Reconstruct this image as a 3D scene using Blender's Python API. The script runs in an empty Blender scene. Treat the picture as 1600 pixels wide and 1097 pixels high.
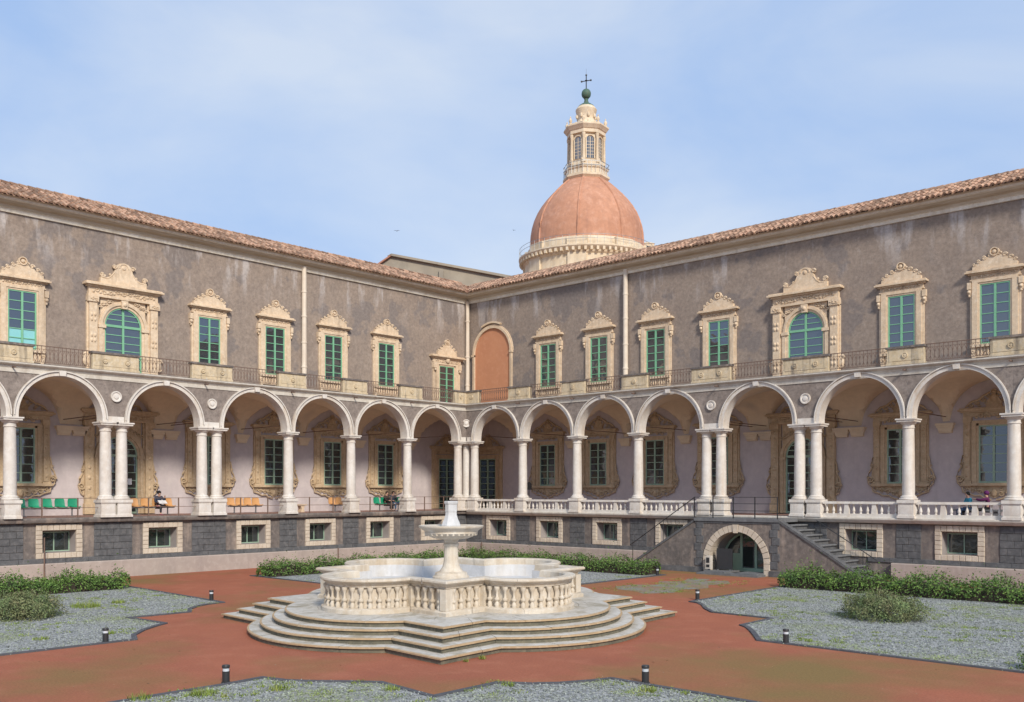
import bpy, math, random
import numpy as np
from mathutils import Vector, Matrix
R_ = math.radians
random.seed(7); rng = np.random.default_rng(7)
SC = bpy.context.scene
COL = SC.collection
PI = math.pi

# ------------------------------------------------------------------ camera
FLZ = 2.55                      # arcade floor reference above the courtyard
TH = 0.75
cam_d = bpy.data.cameras.new('camera'); cam = bpy.data.objects.new('camera', cam_d); COL.objects.link(cam)
cam.location = (41.836, -40.841, 3.72)
cam.rotation_euler = (R_(90), 0, TH)
cam_d.sensor_width = 36; cam_d.lens = 33.75; cam_d.shift_y = 0.1384
cam_d.clip_start = 0.1; cam_d.clip_end = 2000
SC.camera = cam

# ------------------------------------------------------------------ sky and sun
SUN = Vector((0.74, -0.40, 0.54)).normalized()
world = bpy.data.worlds.new('World'); SC.world = world; world.use_nodes = True
nt = world.node_tree; nt.nodes.clear()
def wn(t, **k):
    n = nt.nodes.new(t)
    for a, v in k.items(): setattr(n, a, v)
    return n
wo = wn('ShaderNodeOutputWorld'); bg = wn('ShaderNodeBackground')
sky = wn('ShaderNodeTexSky', sky_type='NISHITA', sun_disc=False)
sky.sun_elevation = math.asin(SUN.z); sky.sun_rotation = math.atan2(SUN.x, SUN.y)
sky.air_density = 1.0; sky.dust_density = 1.0; sky.ozone_density = 1.5
tc = wn('ShaderNodeTexCoord')
mp = wn('ShaderNodeMapping'); mp.inputs['Scale'].default_value = (1.0, 1.0, 2.1); mp.inputs['Location'].default_value = (1.3, .35, .2)
nz = wn('ShaderNodeTexNoise'); nz.inputs['Scale'].default_value = 2.6; nz.inputs['Detail'].default_value = 6; nz.inputs['Roughness'].default_value = .52
nz.inputs['Distortion'].default_value = .35
rp = wn('ShaderNodeValToRGB'); rp.color_ramp.elements[0].position = .32; rp.color_ramp.elements[1].position = .68
rp.color_ramp.elements[0].color = (0, 0, 0, 1); rp.color_ramp.elements[1].color = (1, 1, 1, 1)
cl = wn('ShaderNodeMix', data_type='RGBA'); cl.inputs['A'].default_value = (2.85, 4.05, 6.3, 1); cl.inputs['B'].default_value = (4.8, 5.45, 6.5, 1)
mx = wn('ShaderNodeMix', data_type='RGBA'); mx.inputs['Factor'].default_value = .86
nt.links.new(tc.outputs['Generated'], mp.inputs['Vector']); nt.links.new(mp.outputs['Vector'], nz.inputs['Vector'])
nt.links.new(nz.outputs['Fac'], rp.inputs['Fac']); nt.links.new(rp.outputs['Color'], cl.inputs['Factor']); nt.links.new(cl.outputs['Result'], mx.inputs['B'])
nt.links.new(sky.outputs['Color'], mx.inputs['A']); nt.links.new(mx.outputs['Result'], bg.inputs['Color'])
bg.inputs['Strength'].default_value = 0.095
nt.links.new(bg.outputs['Background'], wo.inputs['Surface'])

sun_d = bpy.data.lights.new('sun', 'SUN'); sun = bpy.data.objects.new('sun', sun_d); COL.objects.link(sun)
sun_d.energy = 2.4; sun_d.angle = R_(10); sun_d.color = (1.0, .92, .81)
sun.rotation_euler = SUN.to_track_quat('Z', 'Y').to_euler(); sun.location = (40, -30, 40)
SC.view_settings.view_transform = 'Standard'; SC.view_settings.look = 'None'
SC.view_settings.exposure = 0.60; SC.view_settings.gamma = 1.0

# ------------------------------------------------------------------ materials
def mat(name, c1, c2=None, c3=None, scale=2.0, rough=.8, bump=.2, bscale=30, streak=None, streak_amt=.5, island=0.0,
        spec=.3, stretch=(1, 1, 1), metal=0, blotch=None, blotch_scale=.25, blotch_rng=(.5, .65), top=None, aniso=(1, 1, .12), lo=.35, hi=.65, mottle=0.0, mscale=7.0):
    m = bpy.data.materials.new(name); m.use_nodes = True
    t = m.node_tree; N = t.nodes; Lk = t.links.new
    b = N['Principled BSDF']
    b.inputs['Roughness'].default_value = rough; b.inputs['Specular IOR Level'].default_value = spec; b.inputs['Metallic'].default_value = metal
    geo = N.new('ShaderNodeNewGeometry'); pos = geo.outputs['Position']
    def noise(sc, det=5, vec=None, st=None, ro=.6):
        n = N.new('ShaderNodeTexNoise'); n.inputs['Scale'].default_value = sc; n.inputs['Detail'].default_value = det; n.inputs['Roughness'].default_value = ro
        v = vec or pos
        if st:
            mm = N.new('ShaderNodeVectorMath'); mm.operation = 'MULTIPLY'; mm.inputs[1].default_value = st; Lk(v, mm.inputs[0]); v = mm.outputs[0]
        Lk(v, n.inputs['Vector']); return n.outputs['Fac']
    def ramp(f, a, b_):
        r = N.new('ShaderNodeMapRange'); r.inputs['From Min'].default_value = a; r.inputs['From Max'].default_value = b_; Lk(f, r.inputs['Value']); return r.outputs['Result']
    def mixc(f, A, B):
        x = N.new('ShaderNodeMix'); x.data_type = 'RGBA'
        for k, v in (('A', A), ('B', B)):
            if isinstance(v, tuple): x.inputs[k].default_value = (*v, 1)
            else: Lk(v, x.inputs[k])
        if isinstance(f, float): x.inputs['Factor'].default_value = f
        else: Lk(f, x.inputs['Factor'])
        return x.outputs['Result']
    def mul(f, k):
        x = N.new('ShaderNodeMath'); x.operation = 'MULTIPLY'; Lk(f, x.inputs[0])
        if isinstance(k, (int, float)): x.inputs[1].default_value = k
        else: Lk(k, x.inputs[1])
        return x.outputs[0]
    c2 = c2 or tuple(v * .8 for v in c1)
    col = mixc(ramp(noise(scale, 6, None, stretch), lo, hi), c1, c2)
    if c3: col = mixc(mul(ramp(noise(scale * 3.7, 5, None, stretch), .5, .72), .8), col, c3)
    if blotch: col = mixc(ramp(noise(blotch_scale, 4), *blotch_rng), col, blotch)
    if streak: col = mixc(mul(ramp(noise(2.2, 5, None, aniso), .52, .7), streak_amt), col, streak)
    if top:      # (colour, z0, z1, amount) weathering washed down from an edge, broken up by noise
        tcol, z0, z1, amt = top
        sp = N.new('ShaderNodeSeparateXYZ'); Lk(pos, sp.inputs[0])
        f = mul(mul(ramp(sp.outputs['Z'], z0, z1), ramp(noise(1.3, 7, None, (1, 1, .22)), .53, .64)), amt)
        col = mixc(f, col, tcol)
    if mottle:
        hv = N.new('ShaderNodeHueSaturation'); Lk(col, hv.inputs['Color']); Lk(ramp2(N, Lk, ramp(noise(mscale, 8, None, None, .75), .3, .7), 1 - mottle, 1 + mottle), hv.inputs['Value']); col = hv.outputs['Color']
    if island:
        hs = N.new('ShaderNodeHueSaturation'); Lk(col, hs.inputs['Color'])
        Lk(ramp2(N, Lk, geo.outputs['Random Per Island'], 1 - island, 1 + island), hs.inputs['Value']); col = hs.outputs['Color']
    Lk(col, b.inputs['Base Color'])
    if bump:
        bp = N.new('ShaderNodeBump'); bp.inputs['Strength'].default_value = bump; bp.inputs['Distance'].default_value = .02
        Lk(noise(bscale, 6), bp.inputs['Height']); Lk(bp.outputs['Normal'], b.inputs['Normal'])
    return m
def ramp2(N, Lk, f, a, b_):
    r = N.new('ShaderNodeMapRange'); r.inputs['To Min'].default_value = a; r.inputs['To Max'].default_value = b_; Lk(f, r.inputs['Value']); return r.outputs['Result']

M = {}
M['plaster_up'] = mat('weathered_plaster', (.310, .248, .200), (.255, .205, .170), (.345, .282, .235), scale=1.1, rough=.9, bump=.35, bscale=14,
                      streak=(.20, .165, .145), streak_amt=.22, blotch=(.225, .19, .17), blotch_scale=.4, blotch_rng=(.55, .59), top=((.50, .46, .44), 14.0, 16.6, .95), mottle=.26, mscale=6)
M['plaster_in'] = mat('mauve_plaster', (.58, .515, .51), (.52, .465, .465), (.61, .55, .53), scale=.7, rough=.9, bump=.12, bscale=18, streak=(.42, .37, .36), streak_amt=.3, mottle=.08, mscale=3)
M['vault'] = mat('tan_vault_plaster', (.76, .63, .455), (.70, .57, .41), scale=.6, rough=.9, bump=.1, bscale=12, blotch=(.58, .49, .385), blotch_scale=.5, blotch_rng=(.55, .7), mottle=.08, mscale=4)
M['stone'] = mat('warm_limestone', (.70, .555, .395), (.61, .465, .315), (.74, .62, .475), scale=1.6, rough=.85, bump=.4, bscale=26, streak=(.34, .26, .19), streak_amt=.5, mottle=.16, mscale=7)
M['stone_in'] = mat('shaded_carved_limestone', (.58, .445, .29), (.49, .365, .23), (.64, .51, .36), scale=1.6, rough=.85, bump=.5, bscale=22, streak=(.36, .27, .17), streak_amt=.5, mottle=.16, mscale=8)  # same limestone as the upper trim, toned darker for the arcade's shade
M['parapet'] = mat('stained_parapet_stone', (.62, .51, .35), (.54, .435, .28), (.62, .555, .44), scale=2.2, rough=.9, bump=.3, bscale=24, streak=(.17, .145, .12), streak_amt=.95, mottle=.2, mscale=6)
M['marble'] = mat('weathered_marble', (.68, .64, .585), (.61, .555, .49), (.72, .69, .65), scale=1.3, rough=.55, bump=.15, bscale=30, streak=(.52, .41, .30), streak_amt=.6, mottle=.10, mscale=5)
M['marble_f'] = mat('stained_white_marble', (.62, .555, .46), (.52, .44, .335), (.66, .615, .54), scale=1.5, rough=.65, bump=.3, bscale=26, streak=(.40, .31, .21), streak_amt=.65, mottle=.14, mscale=6)
M['marble_in'] = mat('clean_white_marble', (.60, .60, .60), (.53, .53, .53), (.64, .64, .645), scale=1.5, rough=.6, bump=.15, streak=(.46, .42, .36), streak_amt=.5, mottle=.1, mscale=6)
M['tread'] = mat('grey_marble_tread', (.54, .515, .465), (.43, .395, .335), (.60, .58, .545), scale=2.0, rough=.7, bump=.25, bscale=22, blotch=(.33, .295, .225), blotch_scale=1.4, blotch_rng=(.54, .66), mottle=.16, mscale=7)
M['riser'] = mat('dark_step_face', (.165, .152, .108), (.105, .10, .078), (.235, .205, .145), scale=2.4, rough=.85, bump=.3, bscale=25)  # step faces darker and greener than the treads
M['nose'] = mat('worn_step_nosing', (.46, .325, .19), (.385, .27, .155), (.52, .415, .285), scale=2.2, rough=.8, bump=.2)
M['spandrel'] = mat('dark_spandrel_render', (.215, .178, .155), (.29, .245, .215), (.15, .125, .112), scale=1.8, rough=.9, bump=.4, bscale=18, mottle=.25, mscale=6)
M['base_wall'] = mat('stained_basement_render', (.185, .158, .140), (.125, .112, .106), (.26, .22, .19), scale=1.2, rough=.92, bump=.4, bscale=16, streak=(.34, .275, .225), streak_amt=.75, mottle=.3, mscale=4)
M['lava'] = mat('dark_lava_stone', (.122, .124, .128), (.090, .092, .096), (.165, .16, .158), scale=1.6, rough=.85, bump=.45, bscale=18, mottle=.3, mscale=4)
M['apron'] = mat('pinkish_low_wall_render', (.42, .355, .31), (.355, .30, .265), (.46, .40, .355), scale=1.1, rough=.9, bump=.25, bscale=20, streak=(.30, .25, .23), streak_amt=.5)
M['floor'] = mat('red_arcade_floor', (.33, .20, .165), (.27, .165, .14), scale=2, rough=.8, bump=.1)
M['ledge'] = mat('white_ledge_stone', (.62, .58, .51), (.52, .47, .40), (.66, .63, .57), scale=2.4, rough=.75, bump=.2, streak=(.36, .30, .24), streak_amt=.5)
M['cornice'] = mat('ochre_shaded_cornice_stone', (.56, .46, .335), (.47, .375, .265), (.64, .56, .45), scale=.9, rough=.85, bump=.2, stretch=(.35, .35, 4))
M['cream'] = mat('cream_cornice_band', (.80, .74, .63), (.70, .62, .49), (.84, .80, .73), scale=1.0, rough=.85, bump=.15, streak=(.50, .42, .32), streak_amt=.4, mottle=.1)
M['tile'] = mat('terracotta_roof_tile', (.385, .235, .155), (.30, .175, .12), (.52, .42, .31), scale=3.0, rough=.85, bump=.2, island=.5)
M['plain_roof'] = mat('red_brown_roof', (.40, .20, .14), (.33, .17, .12), scale=1.2, rough=.9, bump=.3)
M['green'] = mat('green_window_paint', (.21, .48, .29), (.18, .42, .25), scale=3, rough=.45, bump=.05, spec=.5)
M['green_dull'] = mat('dull_green_door_paint', (.33, .46, .34), (.28, .40, .30), scale=3, rough=.5, bump=.05, spec=.5)
M['iron'] = mat('rusty_wrought_iron', (.15, .105, .085), (.20, .125, .09), scale=8, rough=.7, bump=.1)
M['black'] = mat('black_metal', (.025, .026, .028), (.03, .03, .032), scale=5, rough=.45, bump=.05, spec=.5)
M['lampband'] = mat('frosted_lamp_ring', (.62, .66, .70), rough=.3, bump=0, spec=.5)
M['steel'] = mat('grey_steel', (.28, .29, .30), rough=.4, bump=0, metal=.6)
M['pipe'] = mat('cream_downpipe', (.74, .65, .53), (.66, .56, .45), scale=2, rough=.6, bump=.05, streak=(.5, .36, .25), streak_amt=.5)
M['niche'] = mat('terracotta_plaster', (.57, .265, .145), (.52, .235, .13), (.60, .30, .18), scale=.9, rough=.9, bump=.2, bscale=12)
M['dome'] = mat('terracotta_dome_render', (.53, .275, .175), (.45, .225, .14), (.59, .335, .235), scale=.32, rough=.9, bump=.25, bscale=3, streak=(.38, .20, .14), streak_amt=.6, mottle=.14, mscale=1.5)
M['domestone'] = mat('pale_dome_stone', (.72, .60, .44), (.60, .48, .33), (.76, .67, .53), scale=.5, rough=.9, bump=.3, bscale=5, streak=(.42, .35, .27), streak_amt=.5)
M['copper'] = mat('green_copper', (.06, .145, .115), (.10, .13, .09), scale=3, rough=.6, bump=.1)
M['church'] = mat('grey_ochre_render', (.35, .305, .235), (.27, .24, .195), (.39, .35, .28), scale=.3, rough=.9, bump=.2, streak=(.24, .21, .18), streak_amt=.5)
M['seat_green'] = mat('green_seat_plastic', (.02, .30, .16), (.018, .26, .14), rough=.35, bump=0, spec=.5)
M['seat_orange'] = mat('orange_seat_plastic', (.62, .34, .14), (.57, .30, .12), rough=.4, bump=0, spec=.5)
M['paper'] = mat('white_paper', (.8, .8, .8), rough=.8, bump=0)
M['curtain'] = mat('cyan_screen_film', (.28, .62, .62), (.24, .56, .58), rough=.3, bump=0, spec=.6)
M['leaf'] = mat('hedge_leaf', (.105, .185, .036), (.066, .13, .028), (.18, .25, .05), scale=1.3, rough=.6, bump=0, island=.55, spec=.35)
M['leaf_dry'] = mat('dry_shrub_leaf', (.13, .20, .075), (.17, .15, .08), (.23, .28, .13), scale=3.0, rough=.7, bump=0, island=.5)
M['twig'] = mat('brown_twig', (.05, .04, .028), rough=.9, bump=0)
M['weed'] = mat('yellow_green_weed', (.22, .28, .05), (.15, .22, .04), (.32, .30, .10), scale=1.2, rough=.7, bump=0, island=.4)
M['kerb'] = mat('dark_kerb_stone', (.10, .10, .112), (.075, .077, .085), scale=3, rough=.85, bump=.3)
M['slab'] = mat('grey_threshold_slab', (.175, .178, .182), (.135, .138, .142), scale=3, rough=.8, bump=.3, mottle=.2)
M['voussoir'] = mat('buff_voussoir_stone', (.60, .525, .42), (.52, .44, .345), (.65, .58, .49), scale=2.5, rough=.85, bump=.35, streak=(.36, .29, .22), streak_amt=.5)
M['dark'] = mat('dark_room', (.03, .032, .032), rough=.9, bump=0)
M['reveal'] = mat('grey_reveal_render', (.36, .32, .30), (.29, .26, .245), scale=2, rough=.9, bump=.1)

def glass(name, c, gl, rough=.04, tint=(.82, .9, 1.0)):
    m = bpy.data.materials.new(name); m.use_nodes = True; t = m.node_tree; N = t.nodes; N.clear(); Lk = t.links.new
    o = N.new('ShaderNodeOutputMaterial'); d = N.new('ShaderNodeBsdfDiffuse'); g = N.new('ShaderNodeBsdfGlossy'); x = N.new('ShaderNodeMixShader')
    d.inputs['Color'].default_value = (*c, 1); g.inputs['Roughness'].default_value = rough; g.inputs['Color'].default_value = (*tint, 1)
    lw = N.new('ShaderNodeLayerWeight'); lw.inputs['Blend'].default_value = .25
    r = N.new('ShaderNodeMapRange'); r.inputs['To Min'].default_value = gl; r.inputs['To Max'].default_value = 1.0; Lk(lw.outputs['Fresnel'], r.inputs['Value'])
    geo = N.new('ShaderNodeNewGeometry'); n = N.new('ShaderNodeTexNoise'); n.inputs['Scale'].default_value = 1.7; Lk(geo.outputs['Position'], n.inputs['Vector'])
    b = N.new('ShaderNodeBump'); b.inputs['Strength'].default_value = .12; b.inputs['Distance'].default_value = .05; Lk(n.outputs['Fac'], b.inputs['Height']); Lk(b.outputs['Normal'], g.inputs['Normal'])
    Lk(r.outputs['Result'], x.inputs['Fac']); Lk(d.outputs[0], x.inputs[1]); Lk(g.outputs[0], x.inputs[2]); Lk(x.outputs[0], o.inputs['Surface'])
    return m
M['glass'] = glass('old_window_glass', (.035, .04, .045), .17)
M['glass_low'] = glass('shaded_window_glass', (.03, .036, .034), .12)

def ground_mat():
    m = mat('red_resin_paving', (.355, .118, .063), (.30, .10, .055), (.39, .145, .082), scale=.35, rough=.85, bump=.6, bscale=45,
            blotch=(.215, .138, .048), blotch_scale=.17, blotch_rng=(.46, .68), mottle=.26, mscale=20)
    return m
M['ground'] = ground_mat()
def gravel_mat():
    m = bpy.data.materials.new('grey_gravel'); m.use_nodes = True; t = m.node_tree; N = t.nodes; Lk = t.links.new; b = N['Principled BSDF']
    b.inputs['Roughness'].default_value = .9
    geo = N.new('ShaderNodeNewGeometry'); v = N.new('ShaderNodeTexVoronoi'); v.inputs['Scale'].default_value = 17; Lk(geo.outputs['Position'], v.inputs['Vector'])
    hs = N.new('ShaderNodeSeparateColor'); Lk(v.outputs['Color'], hs.inputs[0])
    r = N.new('ShaderNodeValToRGB'); Lk(hs.outputs[0], r.inputs['Fac'])
    e = r.color_ramp.elements; e[0].color = (.18, .188, .188, 1); e[1].color = (.40, .405, .395, 1); e[0].position = .05
    x = r.color_ramp.elements.new(.55); x.color = (.28, .288, .283, 1)
    n = N.new('ShaderNodeTexNoise'); n.inputs['Scale'].default_value = .45; n.inputs['Detail'].default_value = 6; Lk(geo.outputs['Position'], n.inputs['Vector'])
    mr = N.new('ShaderNodeMapRange'); mr.inputs['From Min'].default_value = .52; mr.inputs['From Max'].default_value = .72; mr.inputs['To Max'].default_value = .6; Lk(n.outputs['Fac'], mr.inputs['Value'])
    mx = N.new('ShaderNodeMix'); mx.data_type = 'RGBA'; Lk(mr.outputs[0], mx.inputs['Factor']); Lk(r.outputs['Color'], mx.inputs['A']); mx.inputs['B'].default_value = (.22, .23, .115, 1)
    Lk(mx.outputs['Result'], b.inputs['Base Color'])
    bp = N.new('ShaderNodeBump'); bp.inputs['Strength'].default_value = .9; bp.inputs['Distance'].default_value = .03; bp.invert = True
    Lk(v.outputs['Distance'], bp.inputs['Height']); Lk(bp.outputs['Normal'], b.inputs['Normal'])
    return m
M['gravel'] = gravel_mat()
M['moss'] = mat('mossy_bare_patch', (.21, .215, .20), (.25, .155, .10), (.25, .27, .07), scale=1.1, rough=.9, bump=.4, bscale=30, mottle=.25, mscale=8)
M['litter'] = mat('dry_leaf_litter', (.30, .20, .10), (.45, .38, .28), scale=2, rough=.9, bump=0, island=.5)
M['pebble'] = mat('grey_pebble', (.262, .285, .262), (.222, .243, .226), (.32, .325, .288), scale=5, rough=.85, bump=0, island=.45, blotch=(.225, .275, .11), blotch_scale=.45, blotch_rng=(.50, .70))

# ------------------------------------------------------------------ mesh helpers
class MB:
    def __init__(s): s.v = []; s.f = []
    def add(s, vs, fs):
        o = len(s.v); s.v += [tuple(p) for p in vs]; s.f += [tuple(i + o for i in f) for f in fs]; return s
    def box(s, x0, x1, y0, y1, z0, z1):
        return s.add([(x0, y0, z0), (x1, y0, z0), (x1, y1, z0), (x0, y1, z0), (x0, y0, z1), (x1, y0, z1), (x1, y1, z1), (x0, y1, z1)],
                     [(0, 3, 2, 1), (4, 5, 6, 7), (0, 1, 5, 4), (1, 2, 6, 5), (2, 3, 7, 6), (3, 0, 4, 7)])
    def cbox(s, x0, x1, y0, y1, z0, z1, c=.012):   # box whose front (-y) edges are chamfered
        return s.add([(x0 + c, y0, z0 + c), (x1 - c, y0, z0 + c), (x1 - c, y0, z1 - c), (x0 + c, y0, z1 - c),
                      (x0, y0 + c, z0), (x1, y0 + c, z0), (x1, y0 + c, z1), (x0, y0 + c, z1),
                      (x0, y1, z0), (x1, y1, z0), (x1, y1, z1), (x0, y1, z1)],
                     [(0, 1, 2, 3), (0, 4, 5, 1), (1, 5, 6, 2), (2, 6, 7, 3), (3, 7, 4, 0), (4, 8, 9, 5), (5, 9, 10, 6), (6, 10, 11, 7), (7, 11, 8, 4), (8, 11, 10, 9)])
    def prism(s, poly, y0, y1):        # polygon in x,z extruded along y
        n = len(poly)
        return s.add([(p[0], y0, p[1]) for p in poly] + [(p[0], y1, p[1]) for p in poly],
                     [tuple(range(n)), tuple(range(2 * n - 1, n - 1, -1))] + [(i, n + i, n + (i + 1) % n, (i + 1) % n) for i in range(n)])
    def prismz(s, poly, z0, z1):
        n = len(poly)
        return s.add([(p[0], p[1], z0) for p in poly] + [(p[0], p[1], z1) for p in poly],
                     [tuple(range(n - 1, -1, -1)), tuple(range(n, 2 * n))] + [(i, (i + 1) % n, n + (i + 1) % n, n + i) for i in range(n)])
    def lathe(s, prof, n=16, c=(0, 0, 0), rot=0, sx=1, sy=1, cap=True):
        vs = []; fs = []
        for r, z in prof:
            for k in range(n):
                a = rot + 2 * PI * k / n; vs.append((c[0] + r * math.cos(a) * sx, c[1] + r * math.sin(a) * sy, c[2] + z))
        for i in range(len(prof) - 1):
            for k in range(n): fs.append((i * n + k, i * n + (k + 1) % n, (i + 1) * n + (k + 1) % n, (i + 1) * n + k))
        if cap: fs.append(tuple(range(n - 1, -1, -1))); fs.append(tuple(range((len(prof) - 1) * n, len(prof) * n)))
        return s.add(vs, fs)
    def tube(s, path, r, n=6, cap=True):
        path = [Vector(p) for p in path]; vs = []; fs = []
        for i, p in enumerate(path):
            d = (path[min(i + 1, len(path) - 1)] - path[max(i - 1, 0)]).normalized()
            u = d.orthogonal().normalized() if abs(d.z) > .99 else d.cross(Vector((0, 0, 1))).normalized(); w = d.cross(u)
            rr = r[i] if isinstance(r, (list, tuple)) else r
            for k in range(n):
                a = 2 * PI * k / n; q = p + u * math.cos(a) * rr + w * math.sin(a) * rr; vs.append(tuple(q))
        for i in range(len(path) - 1):
            for k in range(n): fs.append((i * n + k, i * n + (k + 1) % n, (i + 1) * n + (k + 1) % n, (i + 1) * n + k))
        if cap: fs.append(tuple(range(n - 1, -1, -1))); fs.append(tuple(range((len(path) - 1) * n, len(path) * n)))
        return s.add(vs, fs)
    def ball(s, c, r, nu=8, nv=5, sy=1.0, sz=1.0):
        prof = [(max(1e-3, r * math.sin(PI * (i) / nv)), -r * math.cos(PI * i / nv) * sz) for i in range(nv + 1)]
        return s.lathe(prof, nu, c, 0, 1, sy)
    def disc(s, cx, cz, r, y0, y1, n=14, steps=((1, 0), (.72, .4), (.45, -.3), (.2, .5))):  # moulded disc facing -y
        d = y1 - y0; prof = [(1.0, 0)]
        vs = []; fs = []
        rings = [(1, y1), (1, y0), (.8, y0), (.74, y0 + d * .45), (.5, y0 + d * .45), (.42, y0), (.2, y0 - d * .1)]
        for rr, y in rings:
            for k in range(n):
                a = 2 * PI * k / n; vs.append((cx + r * rr * math.cos(a), y, cz + r * rr * math.sin(a)))
        for i in range(len(rings) - 1):
            for k in range(n): fs.append((i * n + k, i * n + (k + 1) % n, (i + 1) * n + (k + 1) % n, (i + 1) * n + k))
        fs.append(tuple(range((len(rings) - 1) * n, len(rings) * n)))
        return s.add(vs, fs)
    def scroll(s, cx, cz, r, y, turns=1.4, flip=1, w=.28, a0=0):      # a raised spiral on a wall facing -y
        p = []
        for i in range(15):
            t = i / 14; a = a0 + flip * turns * 2 * PI * t; rr = r * (1 - .8 * t)
            p.append((cx + rr * math.cos(a), y, cz + rr * math.sin(a)))
        return s.tube(p, [r * w * (1 - .4 * i / 14) for i in range(15)], 5)
    def mesh(s, name, mt, smooth=True, ang=.7):
        me = bpy.data.meshes.new(name); me.from_pydata(s.v, [], s.f); me.update()
        if mt: me.materials.append(M[mt] if isinstance(mt, str) else mt)
        if smooth: me.shade_smooth(); me.set_sharp_from_angle(angle=ang)
        return me
    def build(s, name, mt, parent=None, loc=(0, 0, 0), rz=0, **k):
        return link(name, s.mesh(name, mt, **k), parent, loc, rz)
def link(name, me, parent=None, loc=(0, 0, 0), rz=0):
    o = bpy.data.objects.new(name, me); COL.objects.link(o); o.location = loc
    if rz: o.rotation_euler = (0, 0, rz)
    if parent: o.parent = parent
    return o
def empty(name, loc=(0, 0, 0), rz=0, parent=None):
    o = bpy.data.objects.new(name, None); COL.objects.link(o); o.location = loc; o.rotation_euler = (0, 0, rz); o.empty_display_size = .2
    if parent: o.parent = parent
    return o
def tag(o, label, cat, group=None):
    o['label'] = label; o['category'] = cat
    if group: o['group'] = group
    return o
def extr(prof, s0f, s1, sg):      # open profile of (n,z) extruded along s, mitred at the inner corner (s0f(n))
    vs = []
    for n, z in prof: vs.append((sg * s0f(n), n, z))
    for n, z in prof: vs.append((sg * s1, n, z))
    k = len(prof)
    return vs, [(i, i + 1, k + i + 1, k + i) for i in range(k - 1)]

# ------------------------------------------------------------------ ground
def sheet(name, poly, z, mt, kind='structure'):
    me = bpy.data.meshes.new(name); me.from_pydata([(x, y, z) for x, y in poly], [], [tuple(range(len(poly)))]); me.update(); me.materials.append(M[mt])
    o = link(name, me); o['kind'] = kind; return o
g = sheet('ground', [(-300, -300), (300, -300), (300, 300), (-300, 300)], 0, 'ground')
g['label'] = 'red resin paving of the courtyard'

BEDS = {
 'left': [(18.47, -60), (18.40, -29.55), (17.6, -29.2), (16.9, -28.6), (16.4, -28.0), (16.09, -27.55), (14.18, -27.70), (14.22, -25.80), (13.5, -25.4), (13.0, -24.9), (12.75, -24.4), (12.62, -23.70), (4.0, -23.3), (4.0, -60)],
 'right': [(60, -19.3), (36.08, -19.21), (29.9, -19.03), (29.4, -18.3), (28.9, -17.6), (28.5, -17.1), (28.15, -16.82), (28.1, -14.95), (26.05, -14.85), (25.4, -14.2), (24.8, -13.4), (24.4, -13.0), (23.95, -12.83), (23.65, -4.4), (60, -4.4)],
 'near': [(25.05, -60), (25.08, -31.01), (25.0, -30.14), (25.6, -29.98), (26.17, -29.6), (26.7, -29.15), (27.15, -28.80), (28.84, -28.98), (28.81, -27.3), (29.4, -26.9), (29.75, -26.5), (30.05, -25.9), (30.2, -25.42), (31.1, -25.45), (60, -25.6), (60, -60)],
 'far': [(4.0, -17.45), (10.6, -17.5), (12.2, -15.2), (14.0, -14.9), (14.3, -13.0), (17.45, -10.6), (17.4, -4.4), (4.0, -4.0)],
}
BLAB = {'left': 'grey gravel bed on the left', 'right': 'grey gravel bed on the right below the stairs', 'near': 'grey gravel bed in the foreground', 'far': 'grey gravel bed behind the fountain'}
for k, poly in BEDS.items():
    b = sheet('gravel_bed', poly, .012, 'gravel'); b['label'] = BLAB[k]
    mb = MB(); n = len(poly)
    pv = [Vector(p) for p in poly]
    area = sum(pv[i].x * pv[(i + 1) % n].y - pv[(i + 1) % n].x * pv[i].y for i in range(n))
    sgn = 1 if area > 0 else -1
    off = []
    for i in range(n):
        a, c, d = pv[i - 1], pv[i], pv[(i + 1) % n]
        n1 = Vector((-(c - a).y, (c - a).x)).normalized() * sgn; n2 = Vector((-(d - c).y, (d - c).x)).normalized() * sgn
        h = (n1 + n2).normalized(); off.append(c + h * (.13 / max(.4, h.dot(n1))))
    out = []
    for i in range(n):
        j = (i + 1) % n
        A, B_, C, D = pv[i], pv[j], off[j], off[i]
        L_ = max(1, int((B_ - A).length / .9)) if (B_ - A).length < 40 else 30
        for q in range(L_):
            t0, t1 = q / L_, (q + 1) / L_ - .006 / max(.2, (B_ - A).length)
            a0, a1, b0, b1 = A.lerp(B_, t0), A.lerp(B_, t1), D.lerp(C, t0), D.lerp(C, t1)
            hz = .035 + random.uniform(-.003, .003)
            mb.prismz([tuple(a0), tuple(a1), tuple(b1), tuple(b0)], -.02, hz)
    kb = mb.build('kerb', 'kerb', b, smooth=False); kb['kind'] = 'stuff'
patch = sheet('worn_gravel_patch', [(18.9, -10.2), (19.6, -11.0), (20.6, -11.2), (21.3, -11.7), (21.9, -10.6), (21.5, -9.6), (21.9, -8.2), (21.3, -7.2), (21.6, -6.0), (20.9, -5.0), (20.2, -5.6), (19.9, -4.7), (19.1, -5.3), (19.6, -6.4), (18.9, -7.2), (19.7, -8.4), (19.0, -9.0)], .004, 'moss')
patch['label'] = 'weedy worn patch in the red paving before the stairs'

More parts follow.
